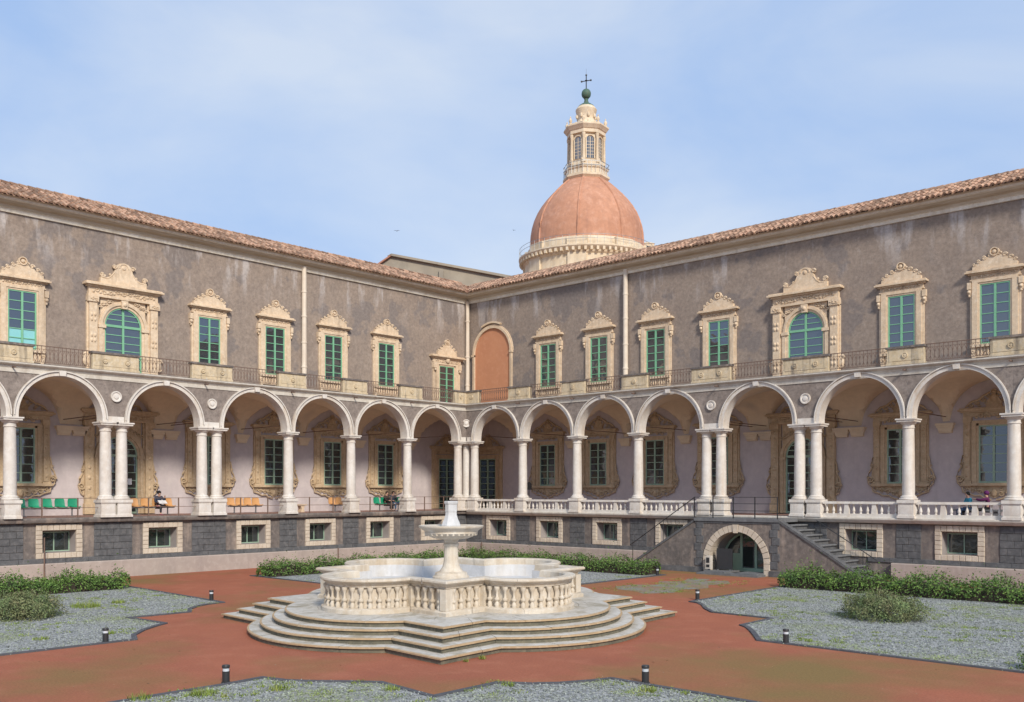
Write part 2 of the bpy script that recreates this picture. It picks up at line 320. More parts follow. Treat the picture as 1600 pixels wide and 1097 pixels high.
# ------------------------------------------------------------------ shared meshes of the cloister wings
B = 4.5            # arcade depth; rear wall and upper wall stand at n = B
S1 = 36.5          # wings run past the frame on both sides
def frame_rect(mb, hw, z0, z1, nrow, y0=-.085, y1=-.03, t=.06, ct=.045, bar=.018):
    mb.box(-hw, -hw + t, y0, y1, z0, z1).box(hw - t, hw, y0, y1, z0, z1)
    mb.box(-hw + t, hw - t, y0, y1, z0, z0 + t * 1.3).box(-hw + t, hw - t, y0, y1, z1 - t, z1)
    mb.box(-ct, ct, y0 - .012, y1, z0 + t * 1.3, z1 - t)
    zs = [z0 + t * 1.3 + (z1 - t - z0 - t * 1.3) * i / nrow for i in range(nrow + 1)]
    for z in zs[1:-1]:
        for sg in (-1, 1):
            a, b_ = sorted((sg * ct, sg * (hw - t))); mb.box(a, b_, y0 + .006, y1, z - bar, z + bar)
    panes = []
    for i in range(nrow):
        for sg in (-1, 1):
            a, b_ = sorted((sg * ct, sg * (hw - t))); panes.append([(a, zs[i]), (b_, zs[i]), (b_, zs[i + 1]), (a, zs[i + 1])])
    return panes
def frame_arch(mb, hw, z0, zs, nlow, nup, y0=-.085, y1=-.03, t=.07, ct=.05, bar=.018):
    mb.box(-hw, -hw + t, y0, y1, z0, zs).box(hw - t, hw, y0, y1, z0, zs).box(-hw + t, hw - t, y0, y1, z0, z0 + t * 1.3)
    mb.box(-hw + t, hw - t, y0 - .02, y1, zs - .06, zs + .06).box(-ct, ct, y0 - .012, y1, z0 + t * 1.3, zs - .06).box(-ct, ct, y0 - .012, y1, zs + .06, zs + hw - t)
    n = 20; r0 = hw - t
    ring(mb, 0, zs, r0, hw, y0, y1, n)
    panes = []; zl = [z0 + t * 1.3 + (zs - .06 - z0 - t * 1.3) * i / nlow for i in range(nlow + 1)]
    for i in range(nlow):
        for sg in (-1, 1):
            a, b_ = sorted((sg * ct, sg * (hw - t))); panes.append([(a, zl[i]), (b_, zl[i]), (b_, zl[i + 1]), (a, zl[i + 1])])
            if i: mb.box(a, b_, y0 + .006, y1, zl[i] - bar, zl[i] + bar)
    zu = [zs + .06 + (r0 - .06) * f for f in ([0, .32, .64, 1] if nup == 3 else [i / nup for i in range(nup + 1)])]
    for i in range(len(zu) - 1):
        for sg in (-1, 1):
            pts = [(sg * ct, zu[i])]
            m = 6
            for k in range(m + 1):
                z = zu[i] + (min(zu[i + 1], zs + math.sqrt(max(0, r0 * r0 - ct * ct))) - zu[i]) * k / m
                pts.append((sg * max(ct, math.sqrt(max(0, r0 * r0 - (z - zs) ** 2))), z))
            pts.append((sg * ct, pts[-1][1])); panes.append(pts)
            if i:
                w = math.sqrt(max(0, r0 * r0 - (zu[i] - zs) ** 2)); a, b_ = sorted((sg * ct, sg * w)); mb.box(a, b_, y0 + .006, y1, zu[i] - bar, zu[i] + bar)
    return panes
def ring(mb, cx, cz, r0, r1, y0, y1, n=24, a0=0, a1=PI):
    vs = []; fs = []
    for i in range(n + 1):
        a = a0 + (a1 - a0) * i / n; c, s = math.cos(a), math.sin(a)
        vs += [(cx + r0 * c, y0, cz + r0 * s), (cx + r1 * c, y0, cz + r1 * s), (cx + r1 * c, y1, cz + r1 * s), (cx + r0 * c, y1, cz + r0 * s)]
    for i in range(n):
        o = 4 * i
        for k in range(4): fs.append((o + k, o + (k + 1) % 4, o + 4 + (k + 1) % 4, o + 4 + k))
    fs.append((0, 1, 2, 3)); fs.append((4 * n + 3, 4 * n + 2, 4 * n + 1, 4 * n)); mb.add(vs, fs)
def mirror(pts): return pts + [(-x, z) for x, z in reversed(pts)]
def pane_meshes(panes, mt):
    out = []
    for p in panes:
        cx = sum(q[0] for q in p) / len(p); cz = sum(q[1] for q in p) / len(p)
        mb = MB(); k = len(p)
        mb.add([(x - cx, 0, z - cz) for x, z in p], [tuple(range(k))]); out.append((mb.mesh('pane', mt, smooth=False), cx, cz))
    return out
def carve(mb, x0, x1, z0, z1, y, n, r=.05, seed=1):      # a band of carved knobs and curls
    q = random.Random(seed)
    for i in range(n):
        x = x0 + (x1 - x0) * (i + .5) / n; z = (z0 + z1) / 2 + q.uniform(-.2, .2) * (z1 - z0)
        if i % 2: mb.scroll(x, z, (z1 - z0) * .36, y, 1.1, q.choice((-1, 1)), .34, q.uniform(0, 6))
        else: mb.ball((x, y, z), r, 6, 4, .6)
KIT = {}
def kit_upper():
    z0, z1, hw = 7.74, 10.40, .62
    s = MB()
    for sg in (-1, 1):
        def bx(a, b_, y0, y1, za, zb): l, h = sorted((sg * a, sg * b_)); s.box(l, h, y0, y1, za, zb)
        bx(hw, .70, -.11, 0, z0, z1 + .08); bx(.70, .94, -.15, 0, z0, z1 + .18); bx(.94, 1.03, -.10, 0, z0, z1 + .1)
        bx(.97, 1.14, -.19, 0, 10.22, 10.52); bx(1.0, 1.12, -.15, 0, 9.98, 10.20)
        s.ball((sg * 1.06, -.16, 10.10), .085, 8, 5); s.ball((sg * 1.06, -.11, 9.93), .06, 8, 5)
    s.box(-.70, .70, -.11, 0, z1, z1 + .08).box(-.70, .70, -.15, 0, z1 + .08, z1 + .18)
    s.box(-1.04, 1.04, -.13, 0, 10.585, 10.64).box(-1.0, 1.0, -.10, 0, 10.64, 10.84)
    carve(s, -.9, .9, 10.64, 10.84, -.12, 13, .055, 3)
    s.box(-1.10, 1.10, -.20, 0, 10.84, 10.90).box(-1.21, 1.21, -.32, 0, 10.90, 10.97).box(-1.15, 1.15, -.26, 0, 10.97, 11.03)
    p = MB()
    p.prism(mirror([(.92, 11.03), (.92, 11.20), (.80, 11.24), (.74, 11.34), (.58, 11.36), (.50, 11.46), (.34, 11.48), (.26, 11.58), (.14, 11.60), (.10, 11.66)]), -.16, 0)
    for x, z, r in ((.84, 11.29, .075), (.66, 11.42, .09), (.42, 11.55, .10), (.20, 11.64, .085)):
        for sg in (-1, 1): p.scroll(sg * x, z, r, -.16, 1.2, sg, .42); p.ball((sg * x, -.12, z), r * .8, 7, 4, .8)
    p.disc(0, 11.74, .19, -.22, -.02, 16)
    a = MB()
    a.box(-1.0, 1.0, -.22, 0, 7.62, 7.74).box(-.80, .80, -.06, 0, 7.24, 7.62).box(-.86, .86, -.12, 0, 7.18, 7.24)
    for i in range(11): a.lathe([(.025, 0), (.05, .08), (.03, .2), (.045, .34), (.03, .36)], 6, (-.7 + .14 * i, -.09, 7.25))
    for sg in (-1, 1):
        a.prism([(sg * .80, 7.62), (sg * 1.0, 7.62), (sg * .98, 7.30), (sg * .90, 6.98), (sg * .84, 6.92), (sg * .80, 7.1)], -.14, 0)
        a.scroll(sg * .9, 7.45, .09, -.15, 1.2, sg, .35)
    f = MB(); panes = frame_rect(f, hw, z0, z1, 6)
    KIT['upper'] = dict(surround=s.mesh('surround', 'stone'), pediment=p.mesh('pediment', 'stone'), apron_panel=a.mesh('apron_panel', 'stone'), frame=f.mesh('frame', 'green', smooth=False), panes=pane_meshes(panes, 'glass'))
def kit_upper_arch():
    z0, zs, hw = 6.56, 9.32, .93
    s = MB()
    ring(s, 0, zs, hw, hw + .12, -.13, 0, 24); ring(s, 0, zs, hw + .12, hw + .24, -.20, 0, 24); ring(s, 0, zs, hw + .24, hw + .30, -.16, 0, 24)
    for sg in (-1, 1):
        def bx(a, b_, y0, y1, za, zb): l, h = sorted((sg * a, sg * b_)); s.box(l, h, y0, y1, za, zb)
        bx(hw, hw + .12, -.13, 0, z0, zs - .16); bx(hw + .12, 1.23, -.18, 0, z0, zs - .16); bx(hw - .03, 1.27, -.23, 0, zs - .16, zs)
        bx(1.23, 1.34, -.12, 0, z0, 10.62); bx(1.34, 1.72, -.24, 0, z0, 10.35); bx(1.30, 1.76, -.28, 0, z0, 6.95); bx(1.72, 1.80, -.10, 0, z0, 10.4)
        bx(1.28, 1.80, -.31, 0, 10.35, 10.62)
        for zc in (7.5, 7.75, 8.5, 8.75, 9.5, 9.75):
            for xc in (1.45, 1.61): s.ball((sg * xc, -.25, zc), .065, 6, 4, .7, 1.5)
        s.scroll(sg * 1.86, 7.75, .15, -.10, 1.3, sg, .4); s.scroll(sg * 1.84, 7.40, .12, -.10, 1.2, -sg, .4); s.ball((sg * 1.80, -.06, 7.6), .2, 8, 5, .5, 1.8)
        for k in range(5): s.scroll(sg * (1.16 - .14 * k), 10.22 + .07 * k + .05 * (k % 2), .085, -.14, 1.2, sg, .4)
    carve(s, -1.7, -1.34, 10.38, 10.60, -.32, 4, .05, 5); carve(s, 1.34, 1.7, 10.38, 10.60, -.32, 4, .05, 6)
    # spandrel plate behind the archivolt
    n = 16; pts = [((hw + .2) * math.cos(PI * i / n), zs + (hw + .2) * math.sin(PI * i / n)) for i in range(n + 1)]
    for i in range(n):
        a, b_ = pts[i], pts[i + 1]; s.add([(a[0], -.09, a[1]), (b_[0], -.09, b_[1]), (b_[0], -.09, 10.62), (a[0], -.09, 10.62)], [(0, 1, 2, 3)])
    s.prism([(-.13, zs + hw - .06), (.13, zs + hw - .06), (.17, zs + hw + .34), (-.17, zs + hw + .34)], -.29, 0); s.ball((0, -.28, zs + hw + .14), .12, 8, 5, .8)
    s.box(-1.78, 1.78, -.26, 0, 10.62, 10.72).box(-1.74, 1.74, -.20, 0, 10.72, 11.08)
    carve(s, -1.6, 1.6, 10.74, 11.06, -.22, 19, .07, 8)
    s.box(-1.82, 1.82, -.30, 0, 11.08, 11.16).box(-1.96, 1.96, -.46, 0, 11.16, 11.25).box(-1.90, 1.90, -.38, 0, 11.25, 11.31)
    p = MB()
    p.prism(mirror([(1.16, 11.31), (1.16, 11.62), (1.02, 11.66), (.86, 11.62), (.68, 11.72), (.50, 11.90), (.42, 12.10), (.36, 12.28), (.22, 12.40), (.08, 12.43)]), -.18, 0)
    for sg in (-1, 1):
        p.scroll(sg * 1.06, 11.74, .13, -.17, 1.4, sg, .4); p.ball((sg * 1.06, -.1, 11.74), .11, 8, 5); p.scroll(sg * .46, 12.22, .11, -.18, 1.3, sg, .4); p.ball((sg * .46, -.1, 12.22), .10, 8, 5); p.ball((sg * .66, -.1, 11.80), .07, 7, 4)
        p.tube([(sg * 1.0, -.18, 11.60), (sg * .8, -.18, 11.58), (sg * .6, -.18, 11.74), (sg * .45, -.18, 11.95)], .025, 5)
    ring(p, 0, 12.18, .20, .26, -.21, -.05, 16, 0, PI); p.ball((0, -.17, 12.2), .12, 8, 5, .5)
    f = MB(); panes = frame_arch(f, hw, z0, zs, 7, 3)
    KIT['upper_arch'] = dict(surround=s.mesh('surround', 'stone'), pediment=p.mesh('pediment', 'stone'), frame=f.mesh('frame', 'green', smooth=False), panes=pane_meshes(panes, 'glass'))
def kit_upper_door():
    z0, z1, hw = 6.56, 9.48, .66
    s = MB()
    for sg in (-1, 1):
        def bx(a, b_, y0, y1, za, zb): l, h = sorted((sg * a, sg * b_)); s.box(l, h, y0, y1, za, zb)
        bx(hw, .76, -.11, 0, z0, z1 + .08); bx(.76, .98, -.16, 0, z0, z1 + .2); bx(1.0, 1.2, -.10, 0, z0, 9.3); bx(.98, 1.24, -.22, 0, 9.3, 9.68); s.ball((sg * 1.1, -.2, 9.2), .09, 7, 5)
    s.box(-.76, .76, -.11, 0, z1, z1 + .08).box(-.76, .76, -.16, 0, z1 + .08, z1 + .2)
    s.box(-1.24, 1.24, -.14, 0, 9.70, 9.95); carve(s, -1.1, 1.1, 9.7, 9.95, -.16, 11, .05, 12); s.ball((0, -.2, 9.86), .17, 8, 5, .7, 1.2)
    s.box(-1.36, 1.36, -.26, 0, 9.95, 10.03).box(-1.5, 1.5, -.38, 0, 10.03, 10.11).box(-1.44, 1.44, -.3, 0, 10.11, 10.17)
    p = MB(); p.prism(mirror([(.84, 10.17), (.84, 10.42), (.74, 10.50), (.6, 10.55), (.48, 10.68), (.32, 10.74), (.24, 10.86), (.12, 10.90), (.1, 10.98)]), -.16, 0)
    for x, z, r in ((.78, 10.50, .075), (.58, 10.64, .09), (.36, 10.80, .09), (.17, 10.92, .075)):
        for sg in (-1, 1): p.scroll(sg * x, z, r, -.16, 1.2, sg, .42); p.ball((sg * x, -.12, z), r * .8, 7, 4, .8)
    p.disc(0, 11.08, .17, -.22, -.02, 16)
    f = MB(); panes = frame_rect(f, hw, z0, z1, 7)
    KIT['upper_door'] = dict(surround=s.mesh('surround', 'stone'), pediment=p.mesh('pediment', 'stone'), frame=f.mesh('frame', 'green', smooth=False), panes=pane_meshes(panes, 'glass'))
def kit_lower():
    z0, z1, hw = 1.60, 4.15, .62
    s = MB()
    for sg in (-1, 1):
        def bx(a, b_, y0, y1, za, zb): l, h = sorted((sg * a, sg * b_)); s.box(l, h, y0, y1, za, zb)
        bx(hw, .72, -.10, 0, z0, z1 + .1); bx(.72, .90, -.14, 0, z0, z1 + .22); bx(.90, 1.28, -.09, 0, z0 - .1, 4.55); bx(.98, 1.20, -.16, 0, z0 + .1, 4.3); bx(.92, 1.26, -.20, 0, 4.3, 4.55); bx(.92, 1.26, -.2, 0, 1.45, 1.68)
        for zc in (1.95, 2.35, 2.8, 3.3, 3.8, 4.1): s.ball((sg * 1.09, -.17, zc), .06, 6, 4, .7, 1.4)
        # side volutes
        s.prism([(sg * 1.28, 2.6), (sg * 1.31, 2.4), (sg * 1.36, 2.1), (sg * 1.40, 1.85), (sg * 1.36, 1.6), (sg * 1.28, 1.5)], -.07, 0); s.tube([(sg * 1.29, -.08, 2.85), (sg * 1.34, -.1, 2.6), (sg * 1.33, -.1, 2.38), (sg * 1.46, -.1, 2.16), (sg * 1.55, -.1, 1.9), (sg * 1.50, -.1, 1.62), (sg * 1.36, -.1, 1.46)], .04, 5)
        s.scroll(sg * 1.42, 1.82, .16, -.11, 1.5, sg, .3); s.scroll(sg * 1.34, 2.45, .09, -.11, 1.3, -sg, .35)
    s.box(-.72, .72, -.10, 0, z1, z1 + .1).box(-.72, .72, -.14, 0, z1 + .1, z1 + .22)
    s.box(-1.28, 1.28, -.10, 0, 4.55, 4.74); carve(s, -.8, .8, 4.4, 4.72, -.12, 9, .06, 14)
    s.box(-1.36, 1.36, -.22, 0, 4.74, 4.80).box(-1.46, 1.46, -.32, 0, 4.80, 4.88).box(-1.40, 1.40, -.26, 0, 4.88, 4.94)
    p = MB()
    p.prism(mirror([(.34, 4.94), (.30, 5.2), (.2, 5.34), (.1, 5.5)]), -.08, 0)
    for sg in (-1, 1): p.tube([(sg * 1.2, -.06, 4.98), (sg * .95, -.08, 5.2), (sg * .65, -.08, 5.28), (sg * .42, -.08, 5.46), (sg * .15, -.08, 5.6)], [.03, .05, .05, .05, .04], 5)
    for x, z, r in ((.98, 5.08, .12), (.72, 5.2, .12), (.46, 5.32, .13), (.22, 5.48, .12), (.30, 5.15, .1), (.62, 5.06, .08)):
        for sg in (-1, 1): p.scroll(sg * x, z, r, -.07, 1.4, sg, .3)
    p.ball((0, -.07, 5.35), .16, 8, 5, .6, 1.3); p.disc(0, 5.62, .12, -.12, 0, 12)
    a = MB()
    a.box(-1.34, 1.34, -.24, 0, 1.48, 1.60)
    a.prism(mirror([(1.22, 1.48), (1.22, 1.36), (1.0, 1.26), (.70, 1.22), (.40, 1.16), (.18, 1.0), (.05, .94)][::-1]), -.06, 0)
    for sg in (-1, 1): a.tube([(sg * 1.32, -.1, 1.44), (sg * 1.28, -.1, 1.22), (sg * 1.0, -.1, 1.14), (sg * .8, -.1, 1.03), (sg * .55, -.1, 1.05), (sg * .38, -.1, .93), (sg * .1, -.1, .86)], .04, 5)
    for x, z, r in ((1.15, 1.33, .10), (.86, 1.26, .11), (.58, 1.22, .11), (.30, 1.14, .12), (.3, 1.36, .07), (.7, 1.40, .06)):
        for sg in (-1, 1): a.scroll(sg * x, z, r, -.10, 1.4, -sg, .3)
    a.ball((0, -.1, 1.16), .13, 8, 5, .6, 1.4)
    f = MB(); panes = frame_rect(f, hw, z0, z1, 6)
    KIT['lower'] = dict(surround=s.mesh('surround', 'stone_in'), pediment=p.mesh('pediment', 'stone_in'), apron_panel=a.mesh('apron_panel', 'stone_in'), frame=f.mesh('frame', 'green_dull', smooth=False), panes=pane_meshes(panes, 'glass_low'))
def kit_lower_arch():
    z0, zs, hw = .14, 3.0, .92
    s = MB()
    ring(s, 0, zs, hw, hw + .12, -.12, 0, 20); ring(s, 0, zs, hw + .12, hw + .28, -.18, 0, 20)
    for sg in (-1, 1):
        def bx(a, b_, y0, y1, za, zb): l, h = sorted((sg * a, sg * b_)); s.box(l, h, y0, y1, za, zb)
        bx(hw, hw + .12, -.12, 0, z0, zs - .14); bx(hw + .12, 1.2, -.17, 0, z0, zs - .14); bx(hw - .02, 1.24, -.22, 0, zs - .14, zs)
        bx(1.2, 1.30, -.09, 0, z0, 4.65); bx(1.30, 1.70, -.20, 0, z0, 4.4); bx(1.26, 1.74, -.26, 0, z0, .65); bx(1.26, 1.76, -.27, 0, 4.4, 4.65)
        for zc in (1.0, 1.4, 1.9, 2.4, 2.9, 3.4, 3.9, 4.2): s.ball((sg * 1.5, -.21, zc), .08, 6, 4, .6, 1.3)
        s.prism([(sg * 1.70, 2.5), (sg * 1.76, 2.2), (sg * 1.84, 1.8), (sg * 1.86, 1.45), (sg * 1.76, 1.15), (sg * 1.70, 1.05)], -.07, 0); s.tube([(sg * 1.71, -.08, 2.7), (sg * 1.78, -.1, 2.4), (sg * 1.78, -.1, 2.1), (sg * 1.93, -.1, 1.85), (sg * 1.98, -.1, 1.5), (sg * 1.88, -.1, 1.18), (sg * 1.74, -.1, 1.05)], .045, 5)
        s.scroll(sg * 1.84, 1.5, .18, -.11, 1.5, sg, .3); s.scroll(sg * 1.78, 2.25, .1, -.11, 1.3, -sg, .35)
        for k in range(4): s.scroll(sg * (1.12 - .17 * k), 3.95 + .1 * k, .10, -.12, 1.2, sg, .35)
    n = 14; pts = [((hw + .2) * math.cos(PI * i / n), zs + (hw + .2) * math.sin(PI * i / n)) for i in range(n + 1)]
    for i in range(n):
        a, b_ = pts[i], pts[i + 1]; s.add([(a[0], -.08, a[1]), (b_[0], -.08, b_[1]), (b_[0], -.08, 4.66), (a[0], -.08, 4.66)], [(0, 1, 2, 3)])
    s.prism([(-.13, zs + hw - .05), (.13, zs + hw - .05), (.17, zs + hw + .36), (-.17, zs + hw + .36)], -.26, 0)
    s.box(-1.74, 1.74, -.22, 0, 4.65, 4.75).box(-1.7, 1.7, -.16, 0, 4.75, 5.0); carve(s, -1.5, 1.5, 4.76, 5.0, -.18, 15, .06, 21)
    s.box(-1.85, 1.85, -.30, 0, 5.0, 5.08).box(-1.95, 1.95, -.4, 0, 5.08, 5.16).box(-1.9, 1.9, -.34, 0, 5.16, 5.22)
    p = MB(); p.prism(mirror([(.4, 5.22), (.34, 5.5), (.2, 5.8), (.1, 5.86)]), -.07, 0)
    for sg in (-1, 1): p.tube([(sg * 1.2, -.07, 5.25), (sg * 1.0, -.08, 5.48), (sg * .7, -.08, 5.52), (sg * .45, -.08, 5.66), (sg * .2, -.08, 5.86)], .045, 5)
    for x, z, r in ((1.0, 5.36, .11), (.7, 5.42, .11), (.4, 5.5, .13), (.18, 5.7, .11)):
        for sg in (-1, 1): p.scroll(sg * x, z, r, -.08, 1.4, sg, .3)
    f = MB(); panes = frame_arch(f, hw, z0, zs, 7, 3)
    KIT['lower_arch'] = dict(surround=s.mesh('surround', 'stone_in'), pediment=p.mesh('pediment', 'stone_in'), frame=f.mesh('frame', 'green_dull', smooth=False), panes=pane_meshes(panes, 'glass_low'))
def kit_lower_door():
    z0, z1, hw = .14, 3.40, .72
    s = MB()
    for sg in (-1, 1):
        def bx(a, b_, y0, y1, za, zb): l, h = sorted((sg * a, sg * b_)); s.box(l, h, y0, y1, za, zb)
        bx(hw, .82, -.10, 0, z0, z1 + .1); bx(.82, 1.02, -.14, 0, z0, z1 + .25); bx(1.02, 1.30, -.09, 0, z0, 3.7)
    s.box(-.82, .82, -.10, 0, z1, z1 + .1).box(-.82, .82, -.14, 0, z1 + .1, z1 + .25)
    s.box(-1.3, 1.3, -.10, 0, 3.70, 4.0); carve(s, -1.1, 1.1, 3.72, 4.0, -.12, 11, .06, 31)
    s.box(-1.4, 1.4, -.24, 0, 4.0, 4.08).box(-1.5, 1.5, -.34, 0, 4.08, 4.16).box(-1.45, 1.45, -.28, 0, 4.16, 4.22)
    p = MB(); p.prism(mirror([(.4, 4.22), (.3, 4.6), (.1, 4.95)]), -.06, 0)
    for sg in (-1, 1): p.tube([(sg * 1.05, -.07, 4.25), (sg * .85, -.08, 4.5), (sg * .6, -.08, 4.6), (sg * .3, -.08, 4.82), (sg * .1, -.08, 5.0)], .045, 5)
    for x, z, r in ((.8, 4.4, .11), (.52, 4.5, .11), (.28, 4.65, .12), (.1, 4.85, .09)):
        for sg in (-1, 1): p.scroll(sg * x, z, r, -.07, 1.4, sg, .3)
    f = MB(); panes = frame_rect(f, hw, z0, z1, 8, ct=.06)
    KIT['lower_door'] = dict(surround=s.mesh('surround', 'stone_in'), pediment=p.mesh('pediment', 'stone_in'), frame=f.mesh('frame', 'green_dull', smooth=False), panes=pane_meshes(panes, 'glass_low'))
for fn in (kit_upper, kit_upper_arch, kit_upper_door, kit_lower, kit_lower_arch, kit_lower_door): fn()
CURT = bpy.data.meshes.new('dummy')
def put_window(wing, name, kit, x, n=B, cyan=False):
    w = empty(name, (x, n, 0), 0, wing); k = KIT[kit]
    for part, me in k.items():
        if part == 'panes':
            for i, (pm, cx, cz) in enumerate(me):
                if cyan and i < 4:
                    pm = pm.copy(); pm.materials.clear(); pm.materials.append(M['curtain'])
                o = link('pane', pm, w, (cx, -.045, cz)); o.rotation_euler = (R_(random.uniform(-.35, .35)), 0, R_(random.uniform(-.4, .4)))
        else: link(part, me, w)
    return w

# column kit
def kit_column():
    p = MB(); a = .315
    p.box(-a - .045, a + .045, -a - .045, a + .045, .10, .20).box(-a - .02, a + .02, -a - .02, a + .02, .20, .235).box(-a, a, -a, a, .235, .70)
    for (ax, sg) in ((0, -1), (0, 1), (1, -1), (1, 1)):       # faceted diamond panel on each face
        d = .045; e = a - .05
        q = [(-e, .28), (e, .28), (e, .66), (-e, .66)]
        vs = [(x, sg * (a + .004), z) for x, z in q] + [(0, sg * (a + d), .47)]
        if ax: vs = [(y, x, z) for x, y, z in vs]
        p.add(vs, [(0, 1, 4), (1, 2, 4), (2, 3, 4), (3, 0, 4)])
    p.box(-a - .025, a + .025, -a - .025, a + .025, .70, .735).box(-a - .05, a + .05, -a - .05, a + .05, .735, .80)
    b = MB(); b.box(-.36, .36, -.36, .36, .80, .87)
    b.lathe([(.35, .87), (.375, .89), (.375, .93), (.34, .95), (.315, .965), (.325, .99), (.325, 1.01), (.28, 1.03), (.262, 1.06)], 24)
    s = MB(); s.lathe([(.252, 1.06), (.254, 1.5), (.252, 2.0), (.246, 2.7), (.236, 3.3), (.226, 3.86)], 24, cap=False)
    c = MB(); c.lathe([(.234, 3.86), (.258, 3.87), (.258, 3.90), (.238, 3.91), (.238, 4.02), (.275, 4.03), (.33, 4.10), (.345, 4.13)], 24).box(-.37, .37, -.37, .37, 4.13, 4.21).box(-.41, .41, -.41, .41, 4.21, 4.27)
    KIT['column'] = dict(pedestal=p.mesh('pedestal', 'marble'), base=b.mesh('base', 'marble'), shaft=s.mesh('shaft', 'marble'), capital=c.mesh('capital', 'marble'))
    m = MB(); m.lathe([(.055, 0), (.055, .04), (.035, .05), (.06, .10), (.068, .14), (.05, .22), (.032, .30), (.03, .33), (.045, .345), (.03, .36), (.05, .38), (.055, .42)], 10)
    KIT['baluster'] = m.mesh('baluster', 'marble')
    KIT['base_pane'] = MB().add([(-.30, 0, -.38), (.30, 0, -.38), (.30, 0, .38), (-.30, 0, .38)], [(0, 1, 2, 3)]).mesh('pane', 'glass_low', smooth=False)
    m = MB(); m.prism([(-.12, 0), (.12, 0), (.12, .04), (.085, .38), (.11, .42), (-.11, .42), (-.085, .38), (-.12, .04)], -.08, .08)
    KIT['baluster_block'] = m.mesh('baluster_block', 'marble')
    m = MB(); m.box(-.40, .40, -.30, 0, 4.22, 4.32).box(-.36, .36, -.25, 0, 4.12, 4.22).prism([(-.33, 4.12), (.33, 4.12), (.28, 3.95), (-.28, 3.95)], -.2, 0).box(-.29, .29, -.14, 0, 3.88, 3.95)
    KIT['console'] = m.mesh('console', 'vault')
    m = MB(); m.disc(0, 0, .24, -.09, 0, 20); KIT['medallion'] = m.mesh('medallion', 'marble')
    m = MB(); m.disc(0, 0, .11, -.05, 0, 14); KIT['rosette'] = m.mesh('rosette', 'parapet')
kit_column()

# ------------------------------------------------------------------ cloister wings
CORNER = lambda n: -n
def wall_openings(mb, sg, s0, s1, z0, z1, ops, n):
    ss = sorted({s0, s1, *[o[0] for o in ops], *[o[1] for o in ops]}); zs = sorted({z0, z1, *[o[2] for o in ops], *[o[3] for o in ops]})
    for i in range(len(ss) - 1):
        for j in range(len(zs) - 1):
            cs, cz = (ss[i] + ss[i + 1]) / 2, (zs[j] + zs[j + 1]) / 2
            if any(o[0] < cs < o[1] and o[2] < cz < o[3] for o in ops): continue
            mb.add([(sg * ss[i], n, zs[j]), (sg * ss[i + 1], n, zs[j]), (sg * ss[i + 1], n, zs[j + 1]), (sg * ss[i], n, zs[j + 1])], [(0, 1, 2, 3)])
def tiles(wing_roof, sg, n0, z0, slope, length, s1, q):
    vs = []; fs = []
    ca, sa = math.cos(slope), math.sin(slope); pitch = .25; tl = .40; seg = 6
    def barrel(s, u0, u1, r0, r1, lift, up, js):
        o = len(vs)
        for u, r, l in ((u0, r0, lift), (u1, r1, lift - .02)):
            for k in range(seg + 1):
                a = PI * k / seg; ds = -r * math.cos(a); h = (r * math.sin(a) if up else -r * math.sin(a) * .7) + l
                n = n0 + u * ca - h * sa; z = z0 + u * sa + h * ca
                vs.append((sg * (s + js + ds), n, z))
        m = seg + 1
        for k in range(seg): fs.append((o + k, o + k + 1, o + m + k + 1, o + m + k))
        if up: fs.append(tuple(o + k for k in range(seg + 1)))
    rows = int(length / tl)
    s = -n0 - 3.6
    while s < s1:
        s += pitch
        for r in range(rows):
            u = r * tl
            nn = n0 + u * ca
            if s < -nn - .02: continue          # valley at the corner
            j = q.uniform(-.016, .016); l = q.uniform(-.008, .012)
            barrel(s, u + q.uniform(-.03, .03), u + tl + .07, .098, .084, .035 + l, True, j)
            barrel(s + pitch / 2, u, u + tl + .05, .08, .09, .02 + l, False, j)
    me = bpy.data.meshes.new('roof_tiles'); me.from_pydata(vs, [], fs); me.update(); me.materials.append(M['tile']); me.shade_smooth(); me.set_sharp_from_angle(angle=.9)
    o = link('roof_tiles', me, wing_roof); o['kind'] = 'stuff'
    return o

